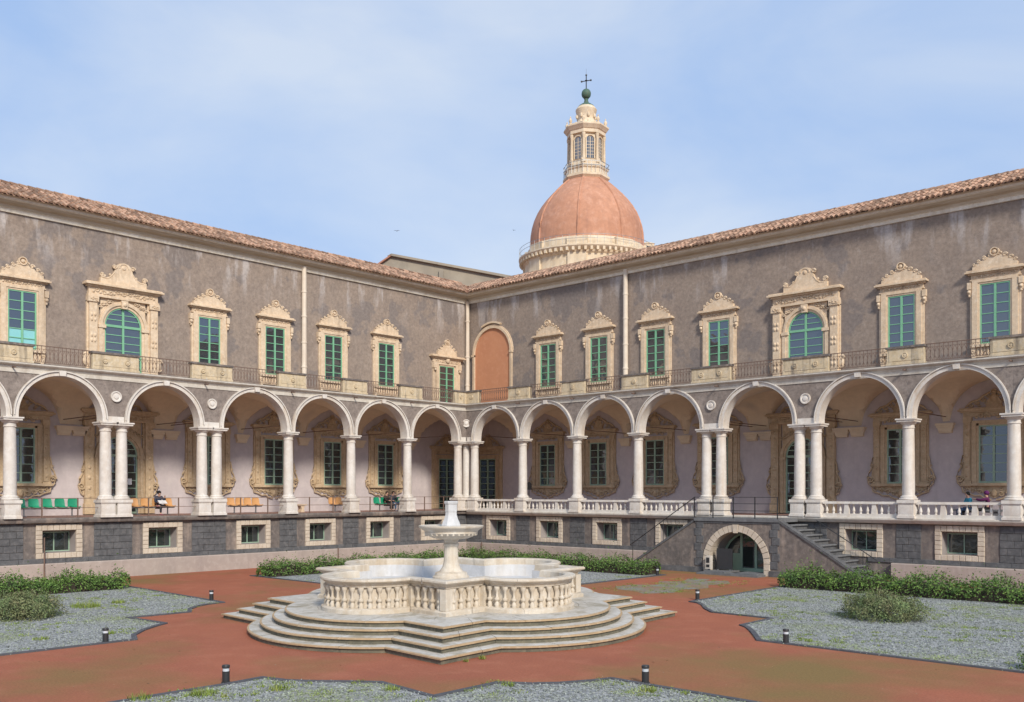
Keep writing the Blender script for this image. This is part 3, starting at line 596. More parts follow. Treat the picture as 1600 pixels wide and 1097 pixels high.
def iron_rail(mb, sg, s0, s1, n, z0, z1):
    a, b_ = sorted((sg * s0, sg * s1))
    mb.box(a, b_, n - .02, n + .02, z1 - .02, z1 + .012).box(a, b_, n - .012, n + .012, z0, z0 + .02).box(a, b_, n - .008, n + .008, z1 - .15, z1 - .135)
    k = max(2, round((b_ - a) / .17)); w = (b_ - a) / k
    for i in range(k + 1): mb.box(a + w * i - .009, a + w * i + .009, n - .009, n + .009, z0, z1 - .02)
    for i in range(k):
        x = a + w * i; zt, zb = z1 - .15, z0 + .02; zm = (zt + zb) / 2
        for sgn in (1, -1):
            p = [(x + w / 2 + sgn * w * .5 * math.sin(PI * t / 6), n + .012 * sgn, zb + (zt - zb) * t / 6) for t in range(7)]
            mb.tube(p, .008, 3, False)
def wing(side):
    sg = 1 if side == 'R' else -1
    q = random.Random(11 if sg > 0 else 23)
    W = empty('cloister_wing', (0, 0, FLZ), 0 if sg > 0 else PI / 2)
    cols = [.73, 4.66, 8.68, 12.75, 16.82, 17.62, 21.68, 22.47, 26.55, 30.62, 34.68] if sg > 0 else [.74, 4.74, 8.75, 12.73, 16.78, 17.55, 21.44, 22.16, 26.10, 30.12, 34.15]
    bays = [(0, 1), (1, 2), (2, 3), (3, 4), (5, 6), (7, 8), (8, 9), (9, 10)]
    bays = [(cols[a], cols[b_]) for a, b_ in bays]
    gaps = [(cols[4], cols[5]), (cols[6], cols[7])]
    cen = [(a + b_) / 2 for a, b_ in bays]
    # --- basement: stained render with window openings
    wins = [c for i, c in enumerate(cen) if not (sg > 0 and i == 4)]
    ops = [(c - .70, c + .70, -1.36, -.42) for c in wins]
    if sg > 0: ops.append((18.16, 20.94, -2.55, -.55))
    mb = MB(); wall_openings(mb, sg, 0, S1, -2.55, -.1, ops, 0); mb.build('basement_wall', 'base_wall', W, smooth=False)
    blk = {}
    def block(parent, s0, s1, z0, z1, n0, n1, mt):
        w, h = round(s1 - s0, 3), round(z1 - z0, 3); key = (w, h, round(n1 - n0, 3), mt)
        if key not in blk: blk[key] = MB().cbox(-w / 2, w / 2, n0 - n1, 0, -h / 2, h / 2, .012).mesh('stone_block', mt, smooth=False)
        return link('stone_block', blk[key], parent, (sg * (s0 + s1) / 2, n1 + q.uniform(-.006, .006), (z0 + z1) / 2))
    # dark ashlar piers under the columns
    piers = [(-.0, 1.35)] + [(cols[i] - .52, cols[i] + .52) for i in (1, 2, 3)] + [(cols[4] - .5, cols[5] + .5), (cols[6] - .5, cols[7] + .5)] + [(c - .52, c + .52) for c in cols[8:]]
    for k, (a, b_) in enumerate(piers):
        if sg > 0 and k in (4, 5):
            if k == 4: b_ = 17.35
            else: a = 21.8
        pr = empty('pier', (0, 0, 0), 0, W)
        z = -1.60; r = 0
        while z < -.14:
            h = .29; w = b_ - a; nb = max(2, round(w / .55)); cut = [a + w * i / nb for i in range(nb + 1)]
            if r % 2: cut = [a] + [a + w * (i + .5) / nb for i in range(nb)] + [b_]
            for c0, c1 in zip(cut, cut[1:]):
                block(pr, max(c0, .045) + .006, c1 - .006, z + .006, min(z + h, -.105) - .006, -.035, .05, 'lava')
            z += h; r += 1
    bc = empty('base_course', (0, 0, 0), 0, W); s = .12
    while s < S1:
        l = .95
        if not (sg > 0 and 14.0 < s + l / 2 < 25.2): block(bc, s + .005, s + l - .005, -1.80, -1.605, -.06, .03, 'lava')
        s += l
    vs, fs = extr([(-.05, -1.80), (-.22, -1.80), (-.24, -1.84), (-.24, -2.56)], CORNER, S1, sg)
    if sg > 0:
        for a, b_ in ((None, 13.7), (25.9, S1)):
            m = MB(); v2, f2 = extr([(-.05, -1.80), (-.22, -1.80), (-.24, -1.84), (-.24, -2.56)], CORNER if a is None else (lambda n, a=a: a), b_, sg); m.add(v2, f2); m.build('apron_wall', 'apron', W, smooth=False)
    else: MB().add(vs, fs).build('apron_wall', 'apron', W, smooth=False)
    # basement windows
    for c in wins:
        w = empty('basement_window', (sg * c, 0, 0), 0, W)
        def sb(x0, x1, z0, z1):
            k = ('s', round(x1 - x0, 2), round(z1 - z0, 2))
            if k not in blk: blk[k] = MB().cbox(-(x1 - x0) / 2, (x1 - x0) / 2, -.07, .06, -(z1 - z0) / 2, (z1 - z0) / 2, .016).mesh('stone_block', 'voussoir', smooth=False)
            link('stone_block', blk[k], w, ((x0 + x1) / 2, q.uniform(-.012, .008), (z0 + z1) / 2))
        for i in range(8): sb(-.96 + .24 * i + .006, -.96 + .24 * (i + 1) - .006, -.42, -.18)
        for i in range(8): sb(-.96 + .24 * i + .006, -.96 + .24 * (i + 1) - .006, -1.60, -1.37)
        for i in range(5):
            for x in (-.96, .70): sb(x, x + .26, -1.366 + .189 * i + .005, -1.366 + .189 * (i + 1) - .005)
        rv = MB()   # splayed reveal
        F = [(-.70, -1.36), (.70, -1.36), (.70, -.42), (-.70, -.42)]; Bk = [(-.66, -1.34), (.66, -1.34), (.66, -.50), (-.66, -.50)]
        rv.add([(x, .05, z) for x, z in F] + [(x, .62, z) for x, z in Bk], [(0, 1, 5, 4), (1, 2, 6, 5), (2, 3, 7, 6), (3, 0, 4, 7)]); rv.build('reveal', 'reveal', w, smooth=False)
        fr = MB(); pn = []
        fr.box(-.66, .66, .56, .61, -1.34, -1.30).box(-.66, .66, .56, .61, -.54, -.50)
        for x in (-.66, -.02, .62): fr.box(x, x + .04, .56, .61, -1.30, -.54)
        fr.build('frame', 'green_dull', w, smooth=False)
        for x in (-.32, .32): link('pane', KIT['base_pane'], w, (x, .59, -.92))
    # --- arcade floor and its edge
    if sg > 0: prof = [(0, -.14), (-.22, -.12), (-.30, -.04), (-.34, .02), (-.34, .08), (-.30, .10), (.4, .10)]
    else: prof = [(0, -.12), (-.22, -.10), (-.26, -.02), (-.26, .06), (-.22, .095), (.4, .10)]
    vs, fs = extr(prof, CORNER, S1, sg); MB().add(vs, fs).build('floor_edge', 'ledge' if sg > 0 else 'base_wall', W, ang=.5)
    vs, fs = extr([(.4, .10), (B, .10)], CORNER, S1, sg); MB().add(vs, fs).build('arcade_floor', 'floor', W, smooth=False)
    # --- columns
    for s in cols + ([0.02] if sg > 0 else []):
        c = empty('column', (sg * s, -.02 if s > .1 else -.02, 0), 0, W)
        for part, me in KIT['column'].items(): link(part, me, c)
    # --- arches and spandrels
    zc = 4.37; span = MB()
    def sq(s0, s1, z0, z1, n=-.24): span.add([(sg * s0, n, z0), (sg * s1, n, z0), (sg * s1, n, z1), (sg * s0, n, z1)], [(0, 1, 2, 3)])
    for (a, b_) in bays:
        c = (a + b_) / 2; half = (b_ - a) / 2; ri = half - .24; ro = half - .03
        ar = MB(); ring(ar, 0, zc, ri, ri + .17, -.29, .30, 32); ring(ar, 0, zc, ri + .17, ro - .05, -.33, .28, 32); ring(ar, 0, zc, ro - .05, ro, -.36, .2, 32)
        for x in (-1, 1):
            l, h = sorted((x * ri, x * (ri + .17))); ar.box(l, h, -.29, .30, 4.27, zc); l, h = sorted((x * (ri + .17), x * ro)); ar.box(l, h, -.33, .28, 4.27, zc)
        A = ar.build('arch', 'marble', W, (sg * c, 0, 0))
        ks = MB().prism([(-.12, zc + ri - .01), (.12, zc + ri - .01), (.15, zc + ro + .0), (-.15, zc + ro + .0)], -.41, .1); ks.build('keystone', 'marble', A)
        n = 26
        for i in range(n):
            t0, t1 = PI * i / n, PI * (i + 1) / n; r = ro - .02
            x0, y0, x1, y1 = c + r * math.cos(t0), zc + r * math.sin(t0), c + r * math.cos(t1), zc + r * math.sin(t1)
            for nn in (-.24, .26): span.add([(sg * x0, nn, y0), (sg * x1, nn, y1), (sg * x1, nn, 6.40), (sg * x0, nn, 6.40)], [(0, 1, 2, 3)])
    for a, b_ in gaps: sq(a - .1, b_ + .1, 4.5, 6.40, -.238)
    sq(.238, cols[0] + .1, 4.5, 6.40, -.238)
    for c in cols: sq(c - .08, c + .08, 4.3, 6.40, -.236)
    span.build('spandrel_wall', 'spandrel', W, smooth=False)
    for a, b_ in gaps + [(.30 if sg > 0 else .31, cols[0])]:
        l, h = sorted((sg * a, sg * b_)); MB().box(l, h, -.27, .27, 4.275, 4.52).build('lintel', 'marble', W, smooth=False)
        link('medallion', KIT['medallion'], W, (sg * (a + b_) / 2, -.24, 5.40)) if a > 1 else None
    if sg > 0:
        m = link('medallion', KIT['medallion'], W, (.24 + .02, -.26, 5.36)); m.rotation_euler = (0, 0, R_(45)); m.location = (.30, -.30, 5.36)
    # iron tie rods from the capitals to the rear wall, consoles, spouts
    for i, s in enumerate(cols[:10]):
        m = MB().tube([(0, .2, 4.62), (0, B, 4.62)], .022, 6); m.build('tie_rod', 'iron', W, (sg * s, 0, 0))
        link('console', KIT['console'], W, (sg * s, B, 0))
    for i in (1, 2, 3, 5, 8, 9):
        m = MB().tube([(0, -.3, 6.30), (0, -.62, 6.27)], .035, 6); m.build('water_spout', 'iron', W, (sg * cols[i], 0, 0))
    # --- vaults
    zs_, rise = 4.30, 1.86
    def vz(ds, half, n):
        hn = (B - .2) / 2; t = min(1, abs(n - .2 - hn) / hn); z2 = rise * math.sqrt(1 - t * t)
        u = min(1, abs(ds) / (half - .16)); z1 = rise * math.sqrt(1 - u * u) if half > 0 else 0
        return zs_ + max(z1, z2)
    def vault(s0, s1, half, ns=28, nn=18, n0=.2, n1=B - .004):
        mb = MB(); c = (s0 + s1) / 2
        vs = [(sg * (s0 + (s1 - s0) * i / ns), n0 + (n1 - n0) * j / nn, vz(s0 + (s1 - s0) * i / ns - c, half, n0 + (n1 - n0) * j / nn)) for i in range(ns + 1) for j in range(nn + 1)]
        fs = [(i * (nn + 1) + j, (i + 1) * (nn + 1) + j, (i + 1) * (nn + 1) + j + 1, i * (nn + 1) + j + 1) for i in range(ns) for j in range(nn)]
        mb.add(vs, fs); mb.build('vault', 'vault', W, ang=.35)
    for a, b_ in bays: vault(a, b_, (b_ - a) / 2)
    for a, b_ in gaps: vault(a, b_, 0, 4)
    vault(0.004, cols[0], 0, 4)
    if sg > 0:      # square corner bay, meeting both neighbouring barrels
        gz = lambda n: rise * math.sqrt(1 - min(1, abs(n - .2 - (B - .2) / 2) / ((B - .2) / 2)) ** 2); k = 24; st = [(B - .004) * i / k for i in range(k + 1)]; st[0] = -.01
        mb = MB().add([(-u, v, zs_ + max(gz(u), gz(v))) for u in st for v in st], [(i * (k + 1) + j, (i + 1) * (k + 1) + j, (i + 1) * (k + 1) + j + 1, i * (k + 1) + j + 1) for i in range(k) for j in range(k)])
        mb.build('vault', 'vault', W, ang=.35)
    # --- rear wall and upper wall
    vs, fs = extr([(B, .1), (B, 6.45)], CORNER, S1, sg); MB().add(vs, fs).build('arcade_wall', 'plaster_in', W, smooth=False)
    vs, fs = extr([(B, 6.45), (B, 14.0)], CORNER, S1, sg); MB().add(vs, fs).build('facade_wall', 'plaster_up', W, smooth=False)
    # --- balcony ledge over the arches and terrace floor
    vs, fs = extr([(-.20, 6.10), (-.275, 6.10), (-.275, 6.27), (-.30, 6.29), (-.32, 6.36), (-.44, 6.40), (-.48, 6.44), (-.48, 6.49)], CORNER, S1, sg); MB().add(vs, fs).build('balcony_ledge', 'ledge', W, ang=.4)
    vs, fs = extr([(-.48, 6.49), (-.47, 6.51), (B, 6.54)], CORNER, S1, sg); MB().add(vs, fs).build('terrace_floor', 'base_wall', W, smooth=False)
    par = [(c - .80, c + .80) for c in (cols[1], cols[2], cols[3])] + [(cols[4] - .62, cols[5] + .70), (cols[6] - .62, cols[7] + .72)] + [(c - .76, c + .76) for c in cols[8:11]]
    def parapet(a, b_, ros):
        l, h = sorted((sg * a, sg * b_)); c = (l + h) / 2; w = (h - l) / 2
        mb = MB().box(-w, w, -.40, -.14, 6.52, 7.20).box(-w - .03, w + .03, -.43, -.11, 6.50, 6.60).box(-w + .09, w - .09, -.415, -.395, 6.68, 7.13)
        p = mb.build('parapet', 'parapet', W, (c, 0, 0), smooth=False)
        MB().box(-w - .05, w + .05, -.46, -.08, 7.20, 7.29).build('coping', 'base_wall', p, smooth=False)
        for r in ros: link('rosette', KIT['rosette'], p, (r, -.415, 6.90))
    for i, (a, b_) in enumerate(par): parapet(a, b_, (-.5, .5) if i in (3, 4) else (0.0,))
    mb = MB().box(*sorted((sg * .145, sg * 1.38)), -.40, -.14, 6.52, 7.20)
    p = mb.build('parapet', 'parapet', W, smooth=False); link('rosette', KIT['rosette'], p, (sg * .85, -.40, 6.90))
    vs, fs = extr([(-.10, 7.20), (-.46, 7.20), (-.46, 7.29), (-.10, 7.29)], CORNER, 1.42, sg); fs.append((4, 5, 6, 7)); MB().add(vs, fs).build('coping', 'base_wall', p, smooth=False)
    edges = [1.42] + [v for a, b_ in par for v in (a - .05, b_ + .05)]
    for i in range(0, len(edges) - 1, 2):
        mb = MB(); iron_rail(mb, sg, edges[i], edges[i + 1], -.28, 6.60, 7.29); mb.build('iron_railing', 'iron', W, smooth=False)
    # --- cornice
    cp = [(B, 13.86), (B - .10, 13.86), (B - .12, 14.02), (B - .20, 14.04), (B - .22, 14.16), (B - .42, 14.22), (B - .50, 14.30), (B - .60, 14.33), (B - .62, 14.42), (B - .70, 14.46), (B - .70, 14.50), (B + 3, 14.52)]
    for nm, i0, i1, mt in (('architrave', 0, 3, 'cream'), ('frieze', 3, 6, 'cornice'), ('fascia', 6, 8, 'cream'), ('cornice', 8, 11, 'cornice')):  # frieze takes the browner tone as painted shade between the cream bands
        vs, fs = extr(cp[i0:i1 + 1], CORNER, S1, sg); MB().add(vs, fs).build(nm, mt, W, ang=.4)
    slope = R_(27 if sg < 0 else 26); ln = 2.4 if sg < 0 else 2.1
    n0, z0 = B - .86, 14.44
    vs, fs = extr([(n0 + .06, z0 + .0), (n0 + ln * math.cos(slope), z0 + ln * math.sin(slope) - .02), (n0 + ln * math.cos(slope) + 4, z0 + ln * math.sin(slope) - 1.8), (n0 + ln * math.cos(slope) + 4, 8)], CORNER, S1, sg)
    rf = MB().add(vs, fs).build('roof', 'plain_roof', W, smooth=False)
    tiles(rf, sg, n0, z0, slope, ln, S1, q)
    # ridge tiles
    rm = MB(); s = -n0 - 1.5
    while s < S1:
        rm.tube([(sg * s, n0 + ln * math.cos(slope), z0 + ln * math.sin(slope) + .02), (sg * (s + .42), n0 + ln * math.cos(slope), z0 + ln * math.sin(slope) + .05)], .10, 7); s += .40
    r = rm.build('ridge_tiles', 'tile', rf); r['kind'] = 'stuff'
    # --- downpipes
    for s, top in ((8.74, 14.0), (13.0 if sg > 0 else 29.0, 0)):
        if not top: continue
        m = MB().lathe([(.15, 6.55), (.15, 7.2), (.17, 7.22), (.17, 7.3), (.15, 7.32), (.15, 8.3), (.17, 8.32), (.17, 8.4), (.15, 8.42), (.145, 9.7), (.165, 9.72), (.165, 9.8), (.145, 9.82), (.14, 11.2), (.16, 11.22), (.16, 11.3), (.14, 11.32), (.14, 12.6), (.16, 12.62), (.16, 12.7), (.14, 12.72), (.13, top + .1)], 12)
        m.build('downpipe', 'pipe', W, (sg * s, B - .17, 0))
    if sg > 0:
        m = MB().lathe([(.15, 6.55), (.15, 8.3), (.17, 8.32), (.17, 8.4), (.15, 8.42), (.14, 10.2), (.17, 10.22), (.17, 10.3), (.14, 10.32), (.13, 12.6), (.16, 12.62), (.16, 12.7), (.13, 12.72), (.13, 14.0)], 12)
        m.build('downpipe', 'pipe', W, (-B + .22, B - .22, 0))
    # --- windows
    for i, c in enumerate(cen):
        if i == 4: put_window(W, 'arched_window', 'upper_arch', sg * (c + (.15 if sg > 0 else -.2))); put_window(W, 'arched_door', 'lower_arch', sg * (c - .0))
        else: put_window(W, 'window', 'upper', sg * (c + (0.05 if sg > 0 else -.12)), cyan=(sg < 0 and i == 5)); put_window(W, 'arcade_window', 'lower', sg * (c + (0.0 if sg > 0 else -.06)))
    if sg < 0: put_window(W, 'balcony_door', 'upper_door', sg * -2.5)
    put_window(W, 'glazed_door', 'lower_door', sg * -2.52)
    if sg > 0:
        nb = empty('blind_arch', (-2.13, B, 0), 0, W); hw = 1.62; zs = 10.36
        pts = [(hw * math.cos(PI * i / 24), zs + hw * math.sin(PI * i / 24)) for i in range(25)]
        MB().add([(-hw, -.01, 6.5), (hw, -.01, 6.5)] + [(x, -.01, z) for x, z in pts], [tuple(range(27))]).build('infill', 'niche', nb, smooth=False)
        s = MB(); ring(s, 0, zs, hw, hw + .16, -.13, 0, 28); ring(s, 0, zs, hw + .16, hw + .24, -.08, 0, 28)
        for x in (-1, 1):
            l, h = sorted((x * hw, x * (hw + .16))); s.box(l, h, -.13, 0, 6.5, zs); l, h = sorted((x * hw, x * (hw + .22))); s.box(l, h, -.18, 0, zs - .12, zs + .02)
        ring(s, 0, zs + .1, hw + .22, hw + .34, -.18, 0, 14, R_(65), R_(118)); s.build('surround', 'stone', nb)
    # --- balustrades (right wing) and iron railings (left wing)
    for i, (a, b_) in enumerate(bays):
        a2, b2 = a + .36, b_ - .36
        if sg > 0 and i != 4:
            bl = empty('balustrade', (0, -.04, 0), 0, W)
            MB().box(a2, b2, -.11, .11, .10, .26).build('plinth', 'marble', bl, smooth=False); MB().box(a2, b2, -.12, .12, .68, .73).box(a2, b2, -.10, .10, .73, .79).build('rail', 'marble', bl, smooth=False)
            seq = 'bbbBbbbBbbb'; w = (b2 - a2) / len(seq)
            for j, ch in enumerate(seq): link('baluster' if ch == 'b' else 'baluster_block', KIT['baluster' if ch == 'b' else 'baluster_block'], bl, (a2 + w * (j + .5), 0, .26))
        if sg < 0:
            mb = MB(); k = 2; n = -.1
            l, h = sorted((sg * a2, sg * b2))
            for z in (.92, .52): mb.box(l, h, n - .012, n + .012, z, z + .024)
            for t in (.27, .73): x = l + (h - l) * t; mb.box(x - .025, x + .025, n - .02, n + .02, .10, .95)
            mb.build('safety_railing', 'iron', W, smooth=False)
    return W
WR = wing('R'); tag(WR, 'right-hand cloister wing with marble balustrade, double stairs below and orange blind arch', 'building')
WL = wing('L'); tag(WL, 'left-hand cloister wing with plain iron rails between the columns and pale top stains', 'building')

# ------------------------------------------------------------------ double staircase in front of the right wing
def staircase():
    T = empty('double_staircase', (0, 0, FLZ)); tag(T, 'dark stone double staircase with round-arched doorway under its landing', 'staircase')
    F = -2.0; Bk = -.02; cx = 19.56; ro, ri, zc = 1.70, 1.40, -2.0
    a, b_ = 17.42, 21.68; run, ris, N = .334, .2125, 12; th = .28
    # front wall with arch hole and sloping sides
    w = MB(); n = 28; top = -.22; bot = -2.56
    pts = [(cx + (ro - .01) * math.cos(PI * i / n), zc + (ro - .01) * math.sin(PI * i / n)) for i in range(n + 1)]
    for nn in (F, F + th):
        for i in range(n):
            p, q = pts[i], pts[i + 1]; w.add([(p[0], nn, p[1]), (q[0], nn, q[1]), (q[0], nn, top), (p[0], nn, top)], [(0, 1, 2, 3)])
        for x0, x1 in ((a, cx - ro + .01), (cx + ro - .01, b_)): w.add([(x0, nn, bot), (x1, nn, bot), (x1, nn, top), (x0, nn, top)], [(0, 1, 2, 3)])
        w.add([(b_, nn, bot), (b_ + run * N - .3, nn, bot), (b_ + run * N - .3, nn, bot + .16), (b_, nn, top + .08)], [(0, 1, 2, 3)])
        w.add([(a, nn, bot), (a - run * N + .3, nn, bot), (a - run * N + .3, nn, bot + .16), (a, nn, top + .08)], [(0, 1, 2, 3)])
    w.add([(b_ + run * N - .3, F, bot), (b_ + run * N - .3, F + th, bot), (b_ + run * N - .3, F + th, bot + .16), (b_ + run * N - .3, F, bot + .16)], [(0, 1, 2, 3)])
    w.build('stair_wall', 'base_wall', T, smooth=False)
    for sgn, x in ((1, b_), (-1, a)):    # sloping copings
        x1 = x + sgn * (run * N - .3); p = [(x, top + .07), (x1, bot + .15), (x1, bot + .27), (x, top + .19)]
        MB().prism(p, F - .05, F + th + .03).build('sloping_coping', 'lava', T, smooth=False)
    # quoins at the landing corners
    bm_ = MB().cbox(-.19, .19, -.03, .05, -.17, .17, .012).mesh('stone_block', 'lava', smooth=False)
    for x in (17.62, 21.48):
        for k in range(6): link('stone_block', bm_, T, (x + (.05 if k % 2 else -.05), F - .005, -2.05 + .35 * k))
    pl = MB().box(a - 3.6, cx - ro + .02, F - .10, F + .02, -2.56, -2.30).build('plinth', 'lava', T, smooth=False)
    pl = MB().box(cx + ro - .02, b_ + 3.6, F - .10, F + .02, -2.56, -2.30).build('plinth', 'lava', T, smooth=False)
    # voussoirs
    nv = 19
    for i in range(nv):
        t0, t1 = PI * i / nv + .008, PI * (i + 1) / nv - .008; mb = MB(); k = 3
        v = []
        dz = random.uniform(-.012, .012)
        for nn in (F - .05 + dz, F + .5):
            for j in range(k): t = t0 + (t1 - t0) * j / (k - 1); v.append((cx + ro * math.cos(t), nn, zc + ro * math.sin(t)))
            for j in range(k - 1, -1, -1): t = t0 + (t1 - t0) * j / (k - 1); v.append((cx + ri * math.cos(t), nn, zc + ri * math.sin(t)))
        m = 2 * k; mb.add(v, [tuple(range(m)), tuple(range(2 * m - 1, m - 1, -1))] + [(j, m + j, m + (j + 1) % m, (j + 1) % m) for j in range(m)]); mb.build('voussoir', 'voussoir', T, smooth=False)
    for x in (-1, 1):
        for z0, z1 in ((-2.55, -2.30), (-2.29, -2.01)):
            l, h = sorted((cx + x * ri, cx + x * ro)); MB().cbox(l, h, F - .06, F + .5, z0, z1, .012).build('jamb_stone', 'voussoir', T, smooth=False)
    MB().prism([(cx - .10, -.66), (cx + .10, -.66), (cx + .13, -.28), (cx - .13, -.28)], F - .10, F).build('keystone', 'voussoir', T, smooth=False)
    # vaulted passage
    m = MB(); pr = [(cx + ri * math.cos(PI * i / 20), zc + ri * math.sin(PI * i / 20)) for i in range(21)]; pr = [(cx + ri, -2.55)] + pr + [(cx - ri, -2.55)]
    m.add([(x, F + .5, z) for x, z in pr] + [(x, .3, z) for x, z in pr], [(i, i + 1, len(pr) + i + 1, len(pr) + i) for i in range(len(pr) - 1)]); m.build('passage', 'reveal', T)
    # green glazed door
    d = empty('glazed_door', (cx, -.75, 0), 0, T); fr = MB()
    hw = ri - .02
    ring(fr, 0, zc, hw - .10, hw, -.05, 0, 20)
    fr.box(-hw, -hw + .1, -.05, 0, -2.5, zc).box(hw - .1, hw, -.05, 0, -2.5, zc).box(-hw + .1, hw - .1, -.05, 0, -2.5, -2.32)
    fr.box(-.47, -.35, -.06, 0, -2.32, -.72).box(.28, .40, -.06, 0, -2.32, -.72).box(hw - .3, hw - .1, -.045, 0, -2.3, -1.6)
    fr.box(-hw + .1, -.47, -.055, 0, -1.78, -1.66).box(-hw + .1, -.47, -.03, 0, -2.32, -1.78); fr.build('frame', 'green_dull', d, smooth=False)
    for x0, x1, z0, z1 in ((-.35, .28, -2.32, -.68), (.40, 1.08, -2.32, -1.0), (-1.1, -.47, -1.66, -.95)):
        MB().add([(x0, -.02, z0), (x1, -.02, z0), (x1, -.02, z1), (x0, -.02, z1)], [(0, 1, 2, 3)]).build('pane', 'glass_low', d, smooth=False)
    MB().add([(cx - 1.39, -.6, -2.6), (cx + 1.39, -.6, -2.6), (cx + 1.39, -.6, -.62), (cx - 1.39, -.6, -.62)], [(0, 1, 2, 3)]).build('dark_interior', 'dark', T, smooth=False)
    # landing
    MB().box(a - .04, b_ + .04, F - .08, -.30, -.14, .0).build('landing', 'slab', T, smooth=False)
    MB().box(a, b_, F - .03, F + .02, -.24, -.14).build('landing_moulding', 'lava', T, smooth=False)
    # steps
    st = MB()
    st.prism([(0, -.06), (run + .09, -.06), (run + .105, -.025), (run + .09, .01), (0, .01)], F + th, Bk); ms = st.mesh('step', 'slab', smooth=False)  # treads coloured lighter than the risers so their tops seem to catch light
    sr = MB().box(.0, run + .02, F + th, Bk, -.7, -.055).mesh('step_riser', 'lava', smooth=False)
    for i in range(N - 1):
        z = -.14 - ris * (i + 1) + .1
        o = link('step', ms, T, (b_ + run * i, 0, z)); link('riser', sr, o)
        o = link('step', ms, T, (a - run * i, 2 * 0 + (F + th + Bk), z), PI); link('riser', sr, o)
    # iron handrails
    h = MB(); y = F + .1
    for x in (17.30, 18.30, 19.36, 20.45, 21.55): h.box(x - .02, x + .02, y - .02, y + .02, 0, .98)
    for z in (.34, .66, .95): h.box(17.3, 21.55, y - .012, y + .012, z, z + .025)
    h.build('landing_railing', 'black', T, smooth=False)
    h = MB().tube([(17.3, y, .95), (13.6, y, -1.42)], .022, 6)
    for x, zt in ((15.55, -.17), (13.75, -1.3)): h.tube([(x, y, zt), (x, y, zt - .95)], .018, 6)
    h.build('handrail', 'black', T)
    h = MB().tube([(21.45, -.25, .62), (25.3, -.25, -1.72)], .022, 6)
    for x, zt in ((22.75, -.2), (24.7, -1.4)): h.tube([(x, -.25, zt), (x, -.25, zt - .95)], .02, 6)
    h.build('handrail', 'black', T)
    # threshold slabs
    MB().box(18.0, 21.1, F - .85, F - .12, -2.55, -2.47).build('threshold_slab', 'slab', T, smooth=False)
    MB().box(18.3, 19.4, F - .75, F + .6, -2.468, -2.40).build('threshold_slab', 'slab', T, smooth=False)
    MB().box(19.9, 21.0, F - .75, F + .4, -2.468, -2.41).build('threshold_slab', 'slab', T, smooth=False)
    MB().box(cx - ri, cx + ri, F + .6, 0, -2.548, -2.50).build('passage_floor', 'slab', T, smooth=False)
staircase()
bx = empty('utility_box', (18.32, -2.28, .0)); tag(bx, 'small cream utility box beside the dark board at the archway', 'box')
MB().box(-.13, .13, -.10, .10, .22, .82).build('cabinet', 'ledge', bx, smooth=False); MB().box(-.08, .08, -.115, -.10, .50, .74).box(-.08, .08, -.115, -.10, .3, .42).build('cover', 'black', bx, smooth=False); MB().box(-.05, .05, -.04, .04, 0, .22).build('foot', 'steel', bx, smooth=False)
bd = empty('notice_board', (18.85, -1.78, .15), R_(8)); tag(bd, 'dark upright board standing in the arched doorway', 'board')
MB().box(-.38, .38, -.03, .03, .04, 1.0).build('panel', 'black', bd, smooth=False)
for x in (-.3, .3): MB().box(x - .03, x + .03, -.14, .14, 0, .04).build('foot', 'steel', bd, smooth=False)

# ------------------------------------------------------------------ fountain
FC = (20.946, -21.086); KU, KV = 1.204, 1.019
def fm(x, y):
    d = (KU + KV) / 2; o = -(KU - KV) / 2
    return d * x + o * y, o * x + d * y
def outline(h, p, r, seg=.28):     # square with four round lobes; list of (x, y, kind) in the fountain's own plan, closed
    d = h - p; j = math.sqrt(max(1e-4, r * r - d * d)); side = []
    t0 = math.atan2(d, j)
    n = max(8, int(r * (PI - 2 * (PI / 2 - (PI / 2 - abs(t0)) )) / seg)) if False else 24
    # side facing -y, going +x:  corner(-h,-h) -> (-j,-h) -> lobe -> (j,-h)
    a0, a1 = math.atan2(-d, -j), math.atan2(-d, j)
    if a0 > 0: a0 -= 2 * PI
    pts = [(-h, -h)] + [(-h + (h - j) * k / 3, -h) for k in (1, 2)]
    for i in range(n + 1):
        a = a0 + (a1 - a0) * i / n; pts.append((r * math.cos(a), -p + r * math.sin(a)))
    pts += [(j + (h - j) * k / 3, -h) for k in (1, 2)]
    out = []
    for k in range(4):
        c, s = math.cos(PI / 2 * k), math.sin(PI / 2 * k); out += [(x * c - y * s, x * s + y * c) for x, y in pts]
    return out
P0 = 2.183
def ring_outline(off): return outline(4.723 - off, P0, 3.809 - off)
